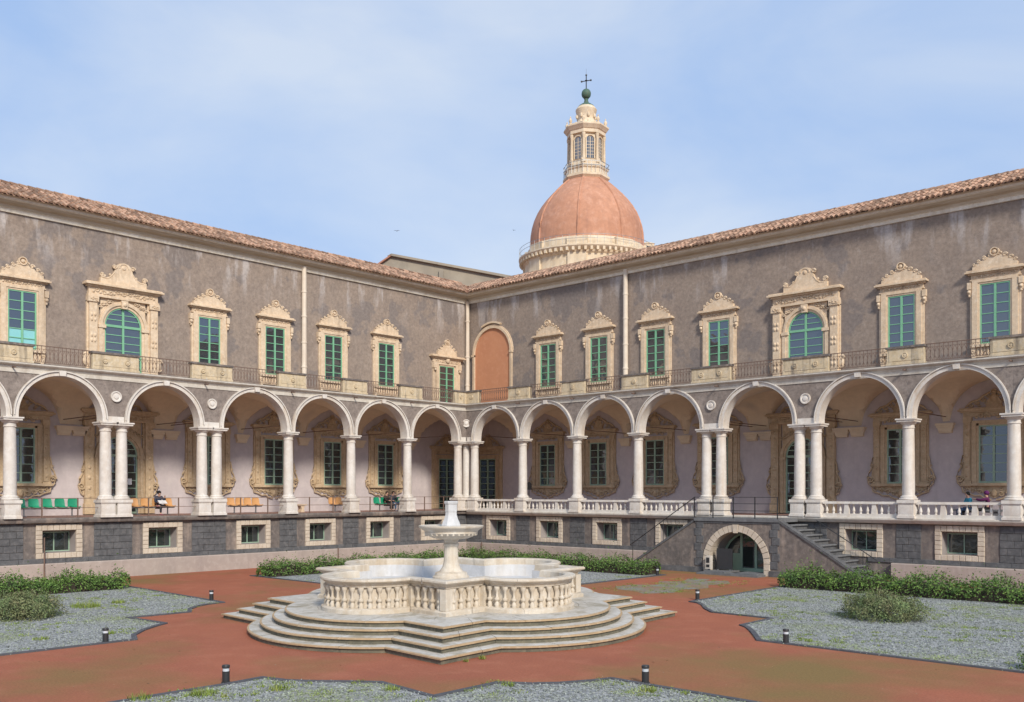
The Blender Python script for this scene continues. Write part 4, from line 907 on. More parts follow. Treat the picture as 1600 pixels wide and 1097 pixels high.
def fountain():
    T = empty('fountain', (FC[0], FC[1], 0)); tag(T, 'white marble quatrefoil fountain with stepped base and central bowl', 'fountain')
    tr = .315; rh = .15
    for k in range(4):
        o0, o1, o2 = k * tr, k * tr + .05, k * tr + .62
        A, Bq, C = [[fm(*p) for p in ring_outline(o)] for o in (o0, o0 + .05, o2)]
        n = len(A); z0, z1 = k * rh, (k + 1) * rh
        st = empty('step', (0, 0, 0), 0, T)
        # cut into single stones of five or so outline segments
        st0 = (2, 4, 6, 8)[k]; i = st0; q = random.Random(40 + k)
        cuts = []
        while i < n + st0:
            l = min(q.choice((4, 5, 6)), n + st0 - i); cuts.append((i, i + l)); i += l
        for a, b_ in cuts:
            idx = [j % n for j in range(a, b_ + 1)]; m = len(idx); e = .003
            dz = q.uniform(-.004, .004)
            def pt(Lst, j, w):   # pull the two ends in a little for the joint
                p = Vector(Lst[idx[j]])
                if j == 0: p = p.lerp(Vector(Lst[idx[1]]), e / .3)
                if j == m - 1: p = p.lerp(Vector(Lst[idx[-2]]), e / .3)
                return p
            body = MB(); top = MB()
            v = []
            for j in range(m):
                pa, pb, pc = pt(A, j, 0), pt(Bq, j, 0), pt(C, j, 0)
                v += [(pb.x, pb.y, z0 - .02), (pb.x, pb.y, z1 - .05 + dz), (pa.x, pa.y, z1 - .045 + dz), (pa.x, pa.y, z1 - .012 + dz), (pb.x, pb.y, z1 + dz), (pc.x, pc.y, z1 + dz), (pc.x, pc.y, z0 - .02)]
            f = []; mi = []
            for j in range(m - 1):
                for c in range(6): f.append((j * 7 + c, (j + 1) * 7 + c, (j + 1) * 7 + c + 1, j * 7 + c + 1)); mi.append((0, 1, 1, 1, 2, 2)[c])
            f.append(tuple(range(6, -1, -1))); f.append(tuple((m - 1) * 7 + c for c in range(7))); mi += [0, 0]
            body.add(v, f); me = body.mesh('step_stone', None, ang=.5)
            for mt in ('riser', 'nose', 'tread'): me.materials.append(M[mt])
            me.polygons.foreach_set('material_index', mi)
            link('step_stone', me, st)
    # platform paving between the top step and the basin
    pv = empty('platform', (0, 0, 0), 0, T); q = random.Random(9)
    offs = [3 * tr + .60, 3 * tr + .86, 3 * tr + 1.12, 3 * tr + 1.40]
    for a, b_ in zip(offs, offs[1:]):
        A, C = [[fm(*p) for p in ring_outline(o)] for o in (a + .006, b_ - .006)]; n = len(A); i = q.randint(0, 2)
        e = i
        while e < n + i:
            l = q.choice((3, 4, 5)); l = min(l, n + i - e); idx = [(e + j) % n for j in range(l + 1)]
            z = 4 * rh + q.uniform(-.005, .004); P = []
            for j, k in enumerate(idx): P.append(Vector(A[k]) if 0 < j < l else Vector(A[k]).lerp(Vector(A[idx[1 if j == 0 else -2]]), .02))
            for j, k in reversed(list(enumerate(idx))): P.append(Vector(C[k]) if 0 < j < l else Vector(C[k]).lerp(Vector(C[idx[1 if j == 0 else -2]]), .02))
            MB().prismz([tuple(p) for p in P][::-1], .5, z).build('paving_stone', 'tread', pv, smooth=False); e += l
    core = [fm(*p) for p in ring_outline(3 * tr + .4)]
    MB().prismz(core, .05, .585).build('core', 'riser', T, smooth=False)
    # basin
    Bs = empty('basin', (0, 0, 0), 0, T)
    def bo(off): return [fm(*p) for p in outline(2.735 - off, 2.80, 1.385 - off)]
    def band(name, prof, mt, closed_top=False):
        rings = [bo(o) for o, z in prof]; n = len(rings[0]); mb = MB()
        v = []; f = []
        for rg, (o, z) in zip(rings, prof): v += [(x, y, z) for x, y in rg]
        for i in range(len(prof) - 1):
            for k in range(n): f.append((i * n + k, i * n + (k + 1) % n, (i + 1) * n + (k + 1) % n, (i + 1) * n + k))
        mb.add(v, f); return mb.build(name, mt, Bs, ang=.45)
    def stones(name, piece, prof, mt, seed):
        rings = [bo(o) for o, z in prof]; n = len(rings[0]); q = random.Random(seed); st0 = q.randint(3, 9); i = st0; grp = empty(name, (0, 0, 0), 0, T)
        while i < n + st0:
            l = min(q.choice((4, 5, 6, 7)), n + st0 - i); idx = [(i + j) % n for j in range(l + 1)]; dz = q.uniform(-.004, .004); v = []; f = []; m = len(prof)
            for j, k_ in enumerate(idx):
                for rg, (o, z) in zip(rings, prof):
                    p = Vector(rg[k_])
                    if j == 0: p = p.lerp(Vector(rg[idx[1]]), .02)
                    if j == l: p = p.lerp(Vector(rg[idx[-2]]), .02)
                    v.append((p.x, p.y, z + dz))
            for j in range(l):
                for c in range(m - 1): f.append((j * m + c, (j + 1) * m + c, (j + 1) * m + c + 1, j * m + c + 1))
            f.append(tuple(range(m - 1, -1, -1))); f.append(tuple(l * m + c for c in range(m)))
            MB().add(v, f).build(piece, mt, grp, ang=.45); i += l
    stones('basin_plinth', 'plinth_stone', [(-.02, .55), (-.02, .69), (.02, .72), (.08, .74), (.2, .74)], 'marble_f', 3)
    band('wall', [(.17, .70), (.17, 1.34)], 'marble_f')
    stones('basin_rim', 'rim_stone', [(.2, 1.26), (.10, 1.28), (.09, 1.33), (.04, 1.36), (.03, 1.39), (-.03, 1.41), (-.055, 1.44), (-.05, 1.48), (-.02, 1.50), (.22, 1.50), (.25, 1.47), (.26, 1.30), (.30, 1.28)], 'marble_f', 4)
    band('lining', [(.30, 1.30), (.30, .92)], 'marble_in')
    fl = bo(.30); MB().add([(x, y, .92) for x, y in fl], [tuple(range(len(fl)))]).build('basin_floor', 'marble_in', Bs, smooth=False)
    bm_ = MB().lathe([(.065, 0), (.065, .03), (.075, .07), (.05, .12), (.035, .15), (.07, .18), (.078, .20), (.078, .225), (.045, .25), (.035, .30), (.03, .37), (.045, .42), (.07, .46), (.08, .50), (.08, .54)], 10).mesh('baluster', 'marble_f')
    pl_ = MB().box(-.13, .13, -.10, .10, 0, .54).mesh('pilaster', 'marble_f', smooth=False)
    h, p, r = 2.735 - .12, 2.80, 1.385 - .12; j = math.sqrt(r * r - (h - p) ** 2)
    for k in range(4):
        c, s = math.cos(PI / 2 * k), math.sin(PI / 2 * k)
        def put(me, name, x, y):
            X, Y = fm(x * c - y * s, x * s + y * c); o = link(name, me, Bs, (X, Y, .735)); ux, uy = fm(c, s); o.rotation_euler = (0, 0, math.atan2(uy, ux)); return o
        put(pl_, 'pilaster', -h + .03, -h + .03)
        for t in (-j - .0, j + .0): put(pl_, 'pilaster', t, -h + .02)
        g = h - j
        for t in range(4):
            for sg_ in (-1, 1): put(bm_, 'baluster', sg_ * (j + g * (t + 1) / 5 + .05), -h - .01)
            
        a0, a1 = math.atan2(-(h - p), -j) , math.atan2(-(h - p), j)
        if a0 > 0: a0 -= 2 * PI
        for i in range(18):
            a = a0 + (a1 - a0) * (i + .9) / 18.8; put(bm_, 'baluster', (r + .01) * math.cos(a), -p + (r + .01) * math.sin(a))
    # pedestal, bowl and finial
    MB().lathe([(.60, .92), (.60, 1.10), (.55, 1.14), (.56, 1.22), (.50, 1.26), (.48, 1.34), (.36, 1.38), (.27, 1.50), (.225, 1.66), (.215, 1.9), (.205, 2.12), (.235, 2.15), (.235, 2.20), (.20, 2.22), (.22, 2.30), (.26, 2.36)], 16, rot=PI / 16).build('pedestal', 'marble_f', T, ang=.35)
    bowl = MB().lathe([(.25, 2.33), (.50, 2.36), (.62, 2.40), (.74, 2.47), (.80, 2.52), (.79, 2.56), (.82, 2.60), (.88, 2.64), (.95, 2.68), (.97, 2.71), (.97, 2.74), (.93, 2.75), (.86, 2.72), (.6, 2.66), (.2, 2.64)], 48).build('bowl', 'marble_f', T)
    lm = MB().ball((0, 0, 0), .045, 6, 4, 1, 1.3).mesh('carved_leaf', 'marble_f')
    for i in range(28): a = 2 * PI * i / 28; link('carved_leaf', lm, bowl, (.75 * math.cos(a), .75 * math.sin(a), 2.50))
    MB().lathe([(.30, 2.65), (.30, 2.76), (.285, 2.78), (.27, 2.83), (.22, 2.93), (.18, 3.06), (.175, 3.14), (.185, 3.16), (.185, 3.36), (.205, 3.39), (.215, 3.42), (.215, 3.46), (.2, 3.47)], 8, rot=PI / 8 + .75).build('finial_block', 'marble_in', T, ang=.3)
fountain()

# ------------------------------------------------------------------ dome and church behind the corner
def dome():
    D = 130.0; r_ = (916 - 800) / 1500 * D; c, s = math.cos(TH), math.sin(TH)
    X, Y = 41.836 + r_ * c - D * s, -40.841 + r_ * s + D * c
    k = D / 1500; E0 = 3.72
    def Z(py): return E0 + (770 - py) * k
    T = empty('church_dome', (X, Y, 0), TH + R_(10)); tag(T, 'terracotta church dome with pale stone lantern and cross on top', 'dome')
    RD = 87.5 * k
    MB().lathe([(9.3, 0), (9.3, Z(440)), (8.3, Z(436)), (8.3, Z(416))], 48).build('drum', 'domestone', T)
    cn = MB().lathe([(8.3, Z(419)), (8.5, Z(417)), (8.6, Z(414)), (9.0, Z(411)), (9.15, Z(409)), (9.15, Z(407)), (8.0, Z(406.5)), (7.95, Z(395)), (7.8, Z(394)), (7.70, Z(391))], 64).build('drum_cornice', 'domestone', T, ang=.4)
    dm = MB().box(-.16, .16, -.45, 0, -.22, .22).mesh('bracket', 'domestone', smooth=False)
    for i in range(72):
        a = 2 * PI * i / 72; o = link('bracket', dm, cn, (8.62 * math.cos(a), 8.62 * math.sin(a), Z(413))); o.rotation_euler = (0, 0, a + PI / 2)
    pm = MB().box(-1.2, 1.2, -.35, .3, Z(450), Z(417.5)).box(-1.35, 1.35, -.05, .5, Z(406), Z(393)).mesh('pier', 'domestone', smooth=False)
    for i in range(8):
        a = 2 * PI * i / 8 + PI / 8; o = link('pier', pm, T, (8.15 * math.cos(a), 8.15 * math.sin(a), 0)); o.rotation_euler = (0, 0, a + PI / 2)
    # shell
    prof = [(r * k, Z(py)) for py, r in ((392, 88), (380, 87.8), (369, 87), (359, 85.3), (348, 82), (337, 77.3), (327, 71.3), (317, 63.8), (307, 54.8), (298, 45.5), (290, 36.5), (283, 28))]
    sh = MB().lathe(prof, 64, cap=False).build('dome_shell', 'dome', T)
    rb = []
    for i in range(8):
        a = 2 * PI * i / 8 + PI / 8
        MB().tube([((r + .02) * math.cos(a), (r + .02) * math.sin(a), z) for r, z in prof], .16, 6).build('rib', 'dome', sh)
    # railing on the drum
    rl = MB()
    for z in (Z(393), Z(399)): rl.lathe([(9.05, z), (9.08, z), (9.08, z + .04), (9.05, z + .04)], 64, cap=False)
    for i in range(64): a = 2 * PI * i / 64; rl.tube([(9.07 * math.cos(a), 9.07 * math.sin(a), Z(407)), (9.07 * math.cos(a), 9.07 * math.sin(a), Z(393))], .022, 4)
    rl.build('drum_railing', 'steel', T)
    # small stair turret
    tt = MB().box(-.8, .8, -.8, .8, Z(420), Z(383)).lathe([(1.25, Z(383)), (.1, Z(378))], 4, rot=PI / 4); o = tt.build('stair_turret', 'domestone', T, (8.3 * math.cos(-R_(10) ), 8.3 * math.sin(-R_(10)), 0), -R_(10), smooth=False)
    MB().box(-.28, .28, -.83, -.79, Z(396), Z(387)).build('opening', 'dark', o, smooth=False)
    # lantern
    Ln = empty('lantern', (0, 0, 0), 0, T)
    MB().lathe([(2.6, Z(290)), (3.0, Z(285)), (3.2, Z(283)), (3.2, Z(280)), (2.9, Z(279)), (2.85, Z(272)), (3.05, Z(270)), (3.05, Z(268)), (2.55, Z(267.5)), (2.55, Z(258)), (2.62, Z(257))], 8, rot=PI / 8).build('lantern_base', 'domestone', Ln, ang=.3)
    MB().lathe([(2.25, Z(258)), (2.25, Z(216))], 8, rot=PI / 8).build('lantern_wall', 'domestone', Ln, smooth=False)
    ap = 2.25 * math.cos(PI / 8)
    wf = MB().box(-.62, -.5, -.14, 0, Z(255), Z(224)).box(.5, .62, -.14, 0, Z(255), Z(224)); ring(wf, 0, Z(226), .5, .62, -.14, 0, 12)
    wf.box(-.04, .04, -.06, 0, Z(255), Z(223)).box(-.2, -.17, -.05, 0, Z(255), Z(223)).box(.17 + .1, .2 + .1, -.05, 0, Z(255), Z(223))
    for py in (250, 245, 240, 235, 230): wf.box(-.5, .5, -.05, 0, Z(py), Z(py) + .05)
    wfm = wf.mesh('window_frame', 'domestone', smooth=False)
    wp = MB().box(-.5, .5, -.03, .0, Z(255), Z(222)).mesh('window_pane', 'glass', smooth=False)
    cl = MB().box(-.26, .26, -.2, .24, Z(262), Z(256)).lathe([(.22, Z(256)), (.21, Z(252)), (.17, Z(223)), (.24, Z(221)), (.26, Z(217))], 10).mesh('lantern_column', 'domestone')
    for i in range(8):
        a = 2 * PI * i / 8 + PI / 8
        o = link('lantern_column', cl, Ln, (2.42 * math.cos(a), 2.42 * math.sin(a), 0)); o.rotation_euler = (0, 0, a + PI / 2)
        b_ = a + PI / 8
        for nm, me in (('window_frame', wfm), ('window_pane', wp)): o = link(nm, me, Ln, (ap * math.cos(b_), ap * math.sin(b_), 0)); o.rotation_euler = (0, 0, b_ + PI / 2)
    MB().lathe([(2.3, Z(217)), (2.62, Z(216)), (2.62, Z(211)), (2.75, Z(210)), (2.95, Z(207)), (3.1, Z(205)), (3.1, Z(203)), (2.5, Z(202.5)), (2.45, Z(199)), (2.2, Z(198.5))], 8, rot=PI / 8).build('lantern_cornice', 'domestone', Ln, ang=.3)
    un = MB().lathe([(.22, 0), (.22, .25), (.1, .3), (.24, .6), (.2, .8), (.06, 1.0), (.1, 1.15), (.02, 1.25)], 8).mesh('urn', 'domestone')
    for i in range(8): a = 2 * PI * i / 8 + PI / 8; link('urn', un, Ln, (2.62 * math.cos(a), 2.62 * math.sin(a), Z(203)))
    rl = MB(); zt_ = Z(266.5)
    for z in (Z(262), Z(268)): rl.lathe([(3.1, z), (3.15, z), (3.15, z + .06), (3.1, z + .06)], 8, rot=PI / 8, cap=False)
    for i in range(32): a = 2 * PI * i / 32; rr = 3.08 if i % 4 == 2 else 2.95; rl.tube([(rr * math.cos(a), rr * math.sin(a), Z(279)), (rr * math.cos(a), rr * math.sin(a), Z(262))], .03, 4)
    rl.build('lantern_railing', 'steel', Ln)
    MB().lathe([(1.55, Z(199)), (1.45, Z(197)), (1.25, Z(192)), (1.15, Z(187)), (1.2, Z(183)), (1.35, Z(178)), (1.42, Z(175)), (1.46, Z(173)), (1.22, Z(169)), (1.0, Z(166.5))], 16).build('cupola_drum', 'domestone', Ln)
    vb = MB().ball((0, 0, 0), .22, 6, 4, 1, 1.4).mesh('volute', 'domestone')
    for i in range(8):
        a = 2 * PI * i / 8; link('volute', vb, Ln, (1.28 * math.cos(a), 1.28 * math.sin(a), Z(184))); link('volute', vb, Ln, (1.4 * math.cos(a), 1.4 * math.sin(a), Z(195)))
    MB().lathe([(1.15, Z(168.5)), (1.06, Z(166.5)), (.7, Z(163.5)), (.35, Z(161)), (.25, Z(157)), (.3, Z(155))], 20).build('cupola', 'copper', Ln)
    MB().ball((0, 0, Z(147)), .65, 16, 10, 1, 1.08).build('ball', 'copper', Ln)
    cr = MB().tube([(0, 0, Z(140)), (0, 0, Z(117))], .07, 6)
    c0 = Z(126.5); cr.tube([(-.62, 0, c0 - .1), (.62, 0, c0 + .1)], .06, 6)
    for x, z in ((-.62, c0 - .1), (.62, c0 + .1), (0, Z(117.5))): cr.ball((x, 0, z), .14, 6, 4)
    cr.lathe([(.16, 0), (.2, .04), (.16, .08)], 10, (0, 0, c0)); cr.tube([(0, 0, Z(117)), (0, 0, Z(108))], .02, 4)
    cr.build('cross', 'black', Ln).rotation_euler = (0, 0, -R_(10))
    return Z, X, Y
dome()
def church():
    D = 92.0; c, s = math.cos(TH), math.sin(TH); k = D / 1500
    def pt(px): r_ = (px - 800) / 1500 * D; return Vector((41.836 + r_ * c - D * s, -40.841 + r_ * s + D * c, 0))
    def Z(py): return 3.72 + (770 - py) * k
    o = pt(640); T = empty('church_building', o, TH); tag(T, 'grey-ochre rendered church block with sloping roofline behind the left roof', 'building')
    def x(px): return (px - 640) * k
    MB().prism([(x(560), 0), (x(760) + 6, 0), (x(760) + 6, Z(447)), (x(612), Z(401)), (x(560), Z(437))], 0, 14).build('wall', 'church', T, smooth=False)
    MB().prism([(x(612), Z(401)), (x(760) + 6, Z(447)), (x(760) + 6, Z(443)), (x(612), Z(397.5)), (x(606), Z(401))], -.35, 14.3).build('coping', 'church', T, smooth=False)
    MB().prism([(x(560), Z(437)), (x(612), Z(401)), (x(612), Z(398.5)), (x(560), Z(434))], -.35, 14.3).build('eaves', 'plain_roof', T, smooth=False)
    MB().box(x(686), x(693), -.3, 0, 0, Z(423)).build('buttress', 'church', T, smooth=False)
    # lower red roof between this block and the dome
    o2 = pt(860); T2 = empty('low_building', o2, TH - R_(43)); tag(T2, 'low block with plain red-brown roof right of the corner, below the dome', 'building')
    MB().box(-14, 16, 0, 8, 0, 21.6).build('wall', 'church', T2, smooth=False)
    MB().prism([(-.6, 0), (8.6, 0), (4, 1.9)], -14.3, 16.3).build('roof', 'plain_roof', T2, (0, 0, 21.6), smooth=False).rotation_euler = (0, 0, PI / 2)
church()

# ------------------------------------------------------------------ seats, bench, bollards and other small things
def seat_mesh(name, mt):
    prof = [(-.23, .405, .92), (-.21, .43, .98), (-.10, .415, 1), (.04, .405, 1), (.13, .42, 1), (.19, .49, 1), (.215, .60, 1), (.235, .72, .97), (.245, .79, .86), (.245, .81, .70)]
    mb = MB(); v = []; m = 7
    for y, z, w in prof:
        for k in range(m):
            t = (k / (m - 1) - .5) * 2; lift = .035 * t * t
            v.append((t * .225 * w, y - (lift if z > .47 else 0), z + (lift if z <= .47 else 0)))
    n = len(v); v += [(x, y + .018, z - .018) for x, y, z in v]
    f = []
    for i in range(len(prof) - 1):
        for k in range(m - 1):
            a = i * m + k; f.append((a, a + 1, a + m + 1, a + m)); f.append((n + a, n + a + m, n + a + m + 1, n + a + 1))
    e = [k for k in range(m)] + [i * m + m - 1 for i in range(1, len(prof))] + [(len(prof) - 1) * m + k for k in range(m - 2, -1, -1)] + [i * m for i in range(len(prof) - 2, 0, -1)]
    for a, b_ in zip(e, e[1:] + e[:1]): f.append((a, n + a, n + b_, b_))
    return mb.add(v, f).mesh(name, mt, ang=1.0)
SEAT = {'green': seat_mesh('seat', 'seat_green'), 'orange': seat_mesh('seat', 'seat_orange')}
def seat_row(svals, n, colour, label):
    smid = (svals[0] + svals[-1]) / 2
    T = empty('seat_row', (-n, -smid, FLZ + .10), PI / 2); tag(T, label, 'seats', 'rows of plastic seats in the left arcade')
    xs = [-(s - smid) for s in svals]
    for x in xs: link('seat', SEAT[colour], T, (x, 0, 0), R_(random.uniform(-1.5, 1.5)))
    MB().box(min(xs) - .25, max(xs) + .25, -.03, .05, .33, .39).build('beam', 'steel', T, smooth=False)
    for x in (min(xs) + .1, max(xs) - .1):
        MB().box(x - .025, x + .025, -.02, .03, .03, .33).box(x - .03, x + .03, -.24, .2, 0, .03).build('leg', 'steel', T, smooth=False)
seat_row([24.70, 24.13, 23.56, 22.99, 22.42], 2.6, 'green', 'row of five green plastic seats left of the first column pair')
seat_row([19.55, 18.97, 18.39, 17.81], 2.6, 'orange', 'row of orange plastic seats where the person in a navy jacket sits')
seat_row([14.35, 13.86, 13.37, 12.88], 2.6, 'orange', 'row of four empty orange seats right of the second column pair')
seat_row([7.95, 7.47, 6.99, 6.51], 2.6, 'orange', 'row of orange plastic seats between the stone bench and the seated pair')
seat_row([4.72, 4.18, 3.64, 3.10], 2.6, 'green', 'row of green plastic seats with two seated people near the corner')
T = empty('stone_bench', (-2.8, -10.5, FLZ + .10), PI / 2); tag(T, 'low tan stone bench on scrolled supports under an arcade window', 'bench')
MB().box(-.75, .75, -.2, .2, .36, .44).build('seat', 'stone', T, smooth=False)
for x in (-.5, .5): MB().prism([(x - .12, 0), (x + .12, 0), (x + .07, .18), (x + .13, .36), (x - .13, .36), (x - .07, .18)], -.16, .16).build('leg', 'stone', T, smooth=False)
T = empty('stone_bench', (28.85, 1.45, FLZ + .10)); tag(T, 'grey stone bench behind the marble balustrade under the two people', 'bench')
MB().box(-1.0, 1.0, -.22, .22, .30, .38).build('seat', 'slab', T, smooth=False)
for x in (-.7, .7): MB().box(x - .12, x + .12, -.16, .16, 0, .30).build('leg', 'slab', T, smooth=False)

def bollard():
    k = dict(post=MB().lathe([(.085, 0), (.085, .02), (.068, .025), (.068, .21)], 16).mesh('post', 'black'), lamp_ring=MB().lathe([(.060, .21), (.060, .265)], 16).mesh('lamp_ring', 'lampband'),
             cap=MB().lathe([(.072, .265), (.074, .30), (.068, .315), (.03, .32)], 16).mesh('cap', 'black'))
    spots = [((25.0, -30.95), 'black bollard lamp on the left corner of the foreground gravel bed'), ((31.0, -25.40), 'black bollard lamp on the right side of the foreground gravel bed'),
             ((18.25, -30.3), 'black bollard lamp at the near edge of the left gravel bed'), ((30.66, -18.95), 'black bollard lamp at the near edge of the right gravel bed'),
             ((11.75, -23.72), 'black bollard lamp at the far tip of the left gravel bed'), ((23.85, -12.1), 'black bollard lamp at the far tip of the right gravel bed'),
             ((17.3, -4.95), 'small black bollard lamp at the hedge end left of the stairs')]
    for (x, y), lab in spots:
        T = empty('bollard_lamp', (x, y, .01)); tag(T, lab, 'bollard', 'bollard lamps along the gravel beds'); T.scale = (1.05, 1.05, 1.12)
        for n, me in k.items(): link(n, me, T)
bollard()
T = empty('floor_lamp', (3.05, 2.3, FLZ + .10)); tag(T, 'black standing lamp against the arcade wall right of the corner door', 'lamp')
MB().lathe([(.16, 0), (.16, .03), (.03, .05), (.025, 1.25)], 10).build('stand', 'black', T); MB().box(-.13, .13, -.10, .10, 1.25, 1.62).lathe([(.15, 1.62), (.05, 1.72)], 8).build('lamp_head', 'black', T, smooth=False)
for i, (s, z, lab) in enumerate(((18.98, 1.72, 'right white paper notice on the glazed arched door of the left arcade'), (19.26, 1.72, 'left white paper notice on the glazed arched door of the left arcade'))):
    o = MB().box(-.11, .11, -.004, .004, -.15, .15).build('paper_notice', 'paper', None, (-B + .11, -s, FLZ + z), PI / 2, smooth=False); tag(o, lab, 'notice', 'paper notices on the arcade door')
for s, zt in ((24.85, -.7), (9.8, -1.75)):
    MB().tube([(0, 0, -2.5), (0, 0, zt)], .03, 6).build('drain_pipe', 'iron', WL, (-s, -.30, 0))
MB().tube([(0, 0, -2.5), (0, 0, -1.75)], .03, 6).build('drain_pipe', 'iron', WR, (1.6, -.30, 0))

# ------------------------------------------------------------------ people
def skinmat(n, c): 
    if n not in M: M[n] = mat(n, c, tuple(v * .85 for v in c), scale=6, rough=.75, bump=.1, bscale=40)
    return n
def skin_obj(name, verts, edges, radii, mt, parent):
    me = bpy.data.meshes.new(name); me.from_pydata(verts, edges, []); me.update(); me.materials.append(M[mt])
    o = link(name, me, parent); o.modifiers.new('skin', 'SKIN'); sv = me.skin_vertices[0].data
    for i, r in enumerate(radii):
        rr = r if isinstance(r, tuple) else (r, r); sv[i].radius = rr; sv[i].use_root = (i == 0)
    o.modifiers['skin'].use_smooth_shade = True
    sb = o.modifiers.new('sub', 'SUBSURF'); sb.levels = 1; sb.render_levels = 1
    return o
PN = []
def person(loc, rz, label, cols, pose, scale=.9, hat=None):
    PN.append(1); pid = 'abcdefgh'[len(PN) - 1]
    T = empty('person', loc, rz); T.scale = (scale,) * 3; tag(T, label, 'person')
    J = dict(pelvis=(0, .02, .50), spine=(0, .07, .72), chest=(0, .06, .94), neck=(0, .02, 1.08), chin=(0, -.01, 1.14), head=(0, -.01, 1.21), crown=(0, .0, 1.28),
             shl=(-.17, .05, 1.0), ell=(-.24, -.02, .76), wrl=(-.15, -.22, .70), shr=(.17, .05, 1.0), elr=(.24, -.02, .76), wrr=(.15, -.22, .70),
             hil=(-.09, 0, .49), knl=(-.12, -.42, .50), anl=(-.12, -.42, .09), tol=(-.12, -.58, .04), hir=(.09, 0, .49), knr=(.12, -.42, .50), anr=(.12, -.42, .09), tor=(.12, -.58, .04))
    J.update(pose)
    rad = dict(pelvis=(.14, .11), spine=(.13, .095), chest=(.15, .10), neck=.052, chin=.072, head=.092, crown=.075, shl=.065, ell=.045, wrl=.03, shr=.065, elr=.045, wrr=.03, hil=.085, knl=.062, anl=.042, tol=.038, hir=.085, knr=.062, anr=.042, tor=.038)
    E = [('pelvis', 'spine'), ('spine', 'chest'), ('chest', 'neck'), ('neck', 'chin'), ('chin', 'head'), ('head', 'crown'), ('chest', 'shl'), ('shl', 'ell'), ('ell', 'wrl'), ('chest', 'shr'), ('shr', 'elr'), ('elr', 'wrr'),
         ('pelvis', 'hil'), ('hil', 'knl'), ('knl', 'anl'), ('anl', 'tol'), ('pelvis', 'hir'), ('hir', 'knr'), ('knr', 'anr'), ('anr', 'tor')]
    names = list(J); V = [Vector(J[n]) for n in names]; Rr = [rad[n] for n in names]; Ed = [(names.index(a), names.index(b_)) for a, b_ in E]
    V.append(Vector(J['head']) + Vector((0, -.105, -.01))); Rr.append(.018); Ed.append((names.index('head'), len(V) - 1))       # nose
    for sd, w, e in ((-1, 'wrl', 'ell'), (1, 'wrr', 'elr')):
        d = (Vector(J[w]) - Vector(J[e])).normalized(); side = d.cross(Vector((0, 0, 1))).normalized(); dn = side.cross(d)
        pm = Vector(J[w]) + d * .07; V.append(pm); Rr.append((.034, .018)); Ed.append((names.index(w), len(V) - 1)); ip = len(V) - 1
        for f in range(5):
            if f == 4: a = Vector(J[w]) + d * .05 - side * sd * .045; b_ = a + d * .04 - side * sd * .012; ln = (a, b_)
            else:
                o_ = side * (f - 1.5) * .022; L1 = (.045, .052, .048, .036)[f]; a = pm + o_ + d * L1; ln = (a, a + d * L1 * .7 - Vector((0, 0, .022)))
            prev = ip
            for pnt in ln: V.append(pnt); Rr.append(.0095); Ed.append((prev, len(V) - 1)); prev = len(V) - 1
    skin_obj('body', [tuple(v) for v in V], Ed, Rr, skinmat('skin_tone', (.55, .33, .24)), T)
    def cloth(name, nm, ed, add, mt):
        ed = [e for e in E if e in ed]; ns = []
        for a, b_ in ed:
            for x in (a, b_):
                if x not in ns: ns.append(x)
        ra = [tuple(v + add for v in (rad[n] if isinstance(rad[n], tuple) else (rad[n],) * 2)) for n in ns]
        vv = [Vector(J[n]) for n in ns]
        for i, n in enumerate(ns):      # cuffs and hems stop short of hands and feet
            if n in ('wrl', 'wrr'): e_ = Vector(J['ell' if n == 'wrl' else 'elr']); vv[i] = vv[i].lerp(e_, .12)
            if n in ('anl', 'anr'): e_ = Vector(J['knl' if n == 'anl' else 'knr']); vv[i] = vv[i].lerp(e_, .10)
            if n == 'neck': vv[i] = vv[i].lerp(Vector(J['chest']), .35)
        skin_obj(name, [tuple(v) for v in vv], [(ns.index(a), ns.index(b_)) for a, b_ in ed], ra, mt, T)
    cloth('jacket', None, [('pelvis', 'spine'), ('spine', 'chest'), ('chest', 'neck'), ('chest', 'shl'), ('shl', 'ell'), ('ell', 'wrl'), ('chest', 'shr'), ('shr', 'elr'), ('elr', 'wrr')], .022, skinmat('cloth_top_' + pid, cols[0]))
    cloth('trousers', None, [('pelvis', 'hil'), ('hil', 'knl'), ('knl', 'anl'), ('pelvis', 'hir'), ('hir', 'knr'), ('knr', 'anr')], .018, skinmat('cloth_legs_' + pid, cols[1]))
    h = Vector(J['head']); m = MB(); m.ball((h.x, h.y + .018, h.z + .035), .105, 12, 8, 1, 1.0)
    m.v = [(x, y if y > h.y - .05 or z > h.z + .05 else h.y - .05 + (y - h.y + .05) * .1, z if z > h.z - .03 or y > h.y + .03 else max(z, h.z + .04)) for x, y, z in m.v]
    if hat: m.ball((h.x, h.y + .02, h.z + .05), .118, 12, 8, 1, .95)
    m.build('hat' if hat else 'hair', skinmat('hair_' + pid, hat or cols[2]), T)
    ey = MB()
    for sd in (-1, 1): ey.ball((h.x + sd * .034, h.y - .088, h.z + .012), .011, 6, 4)
    ey.build('eyes', 'black', T)
    sh = MB()
    for a, t in (('anl', 'tol'), ('anr', 'tor')): sh.tube([tuple(Vector(J[a]) + Vector((0, .05, -.05))), tuple(Vector(J[a]).lerp(Vector(J[t]), .5) - Vector((0, 0, .02))), tuple(Vector(J[t]) - Vector((0, .03, 0)))], [.045, .05, .038], 8)
    sh.build('shoes', skinmat('shoe_' + pid, cols[3]), T)
    return T
SF = FLZ + .10
person((-2.52, -18.39, SF - .03), PI / 2, 'seated person in navy jacket and black cap with a tablet', ((.025, .04, .075), (.03, .03, .035), (.02, .02, .02), (.25, .06, .12)),
       dict(knr=(.16, -.40, .52), anr=(-.22, -.40, .54), tor=(-.36, -.46, .52), elr=(.30, -.08, .82), wrr=(.22, -.22, 1.0)), .88, hat=(.015, .015, .018))
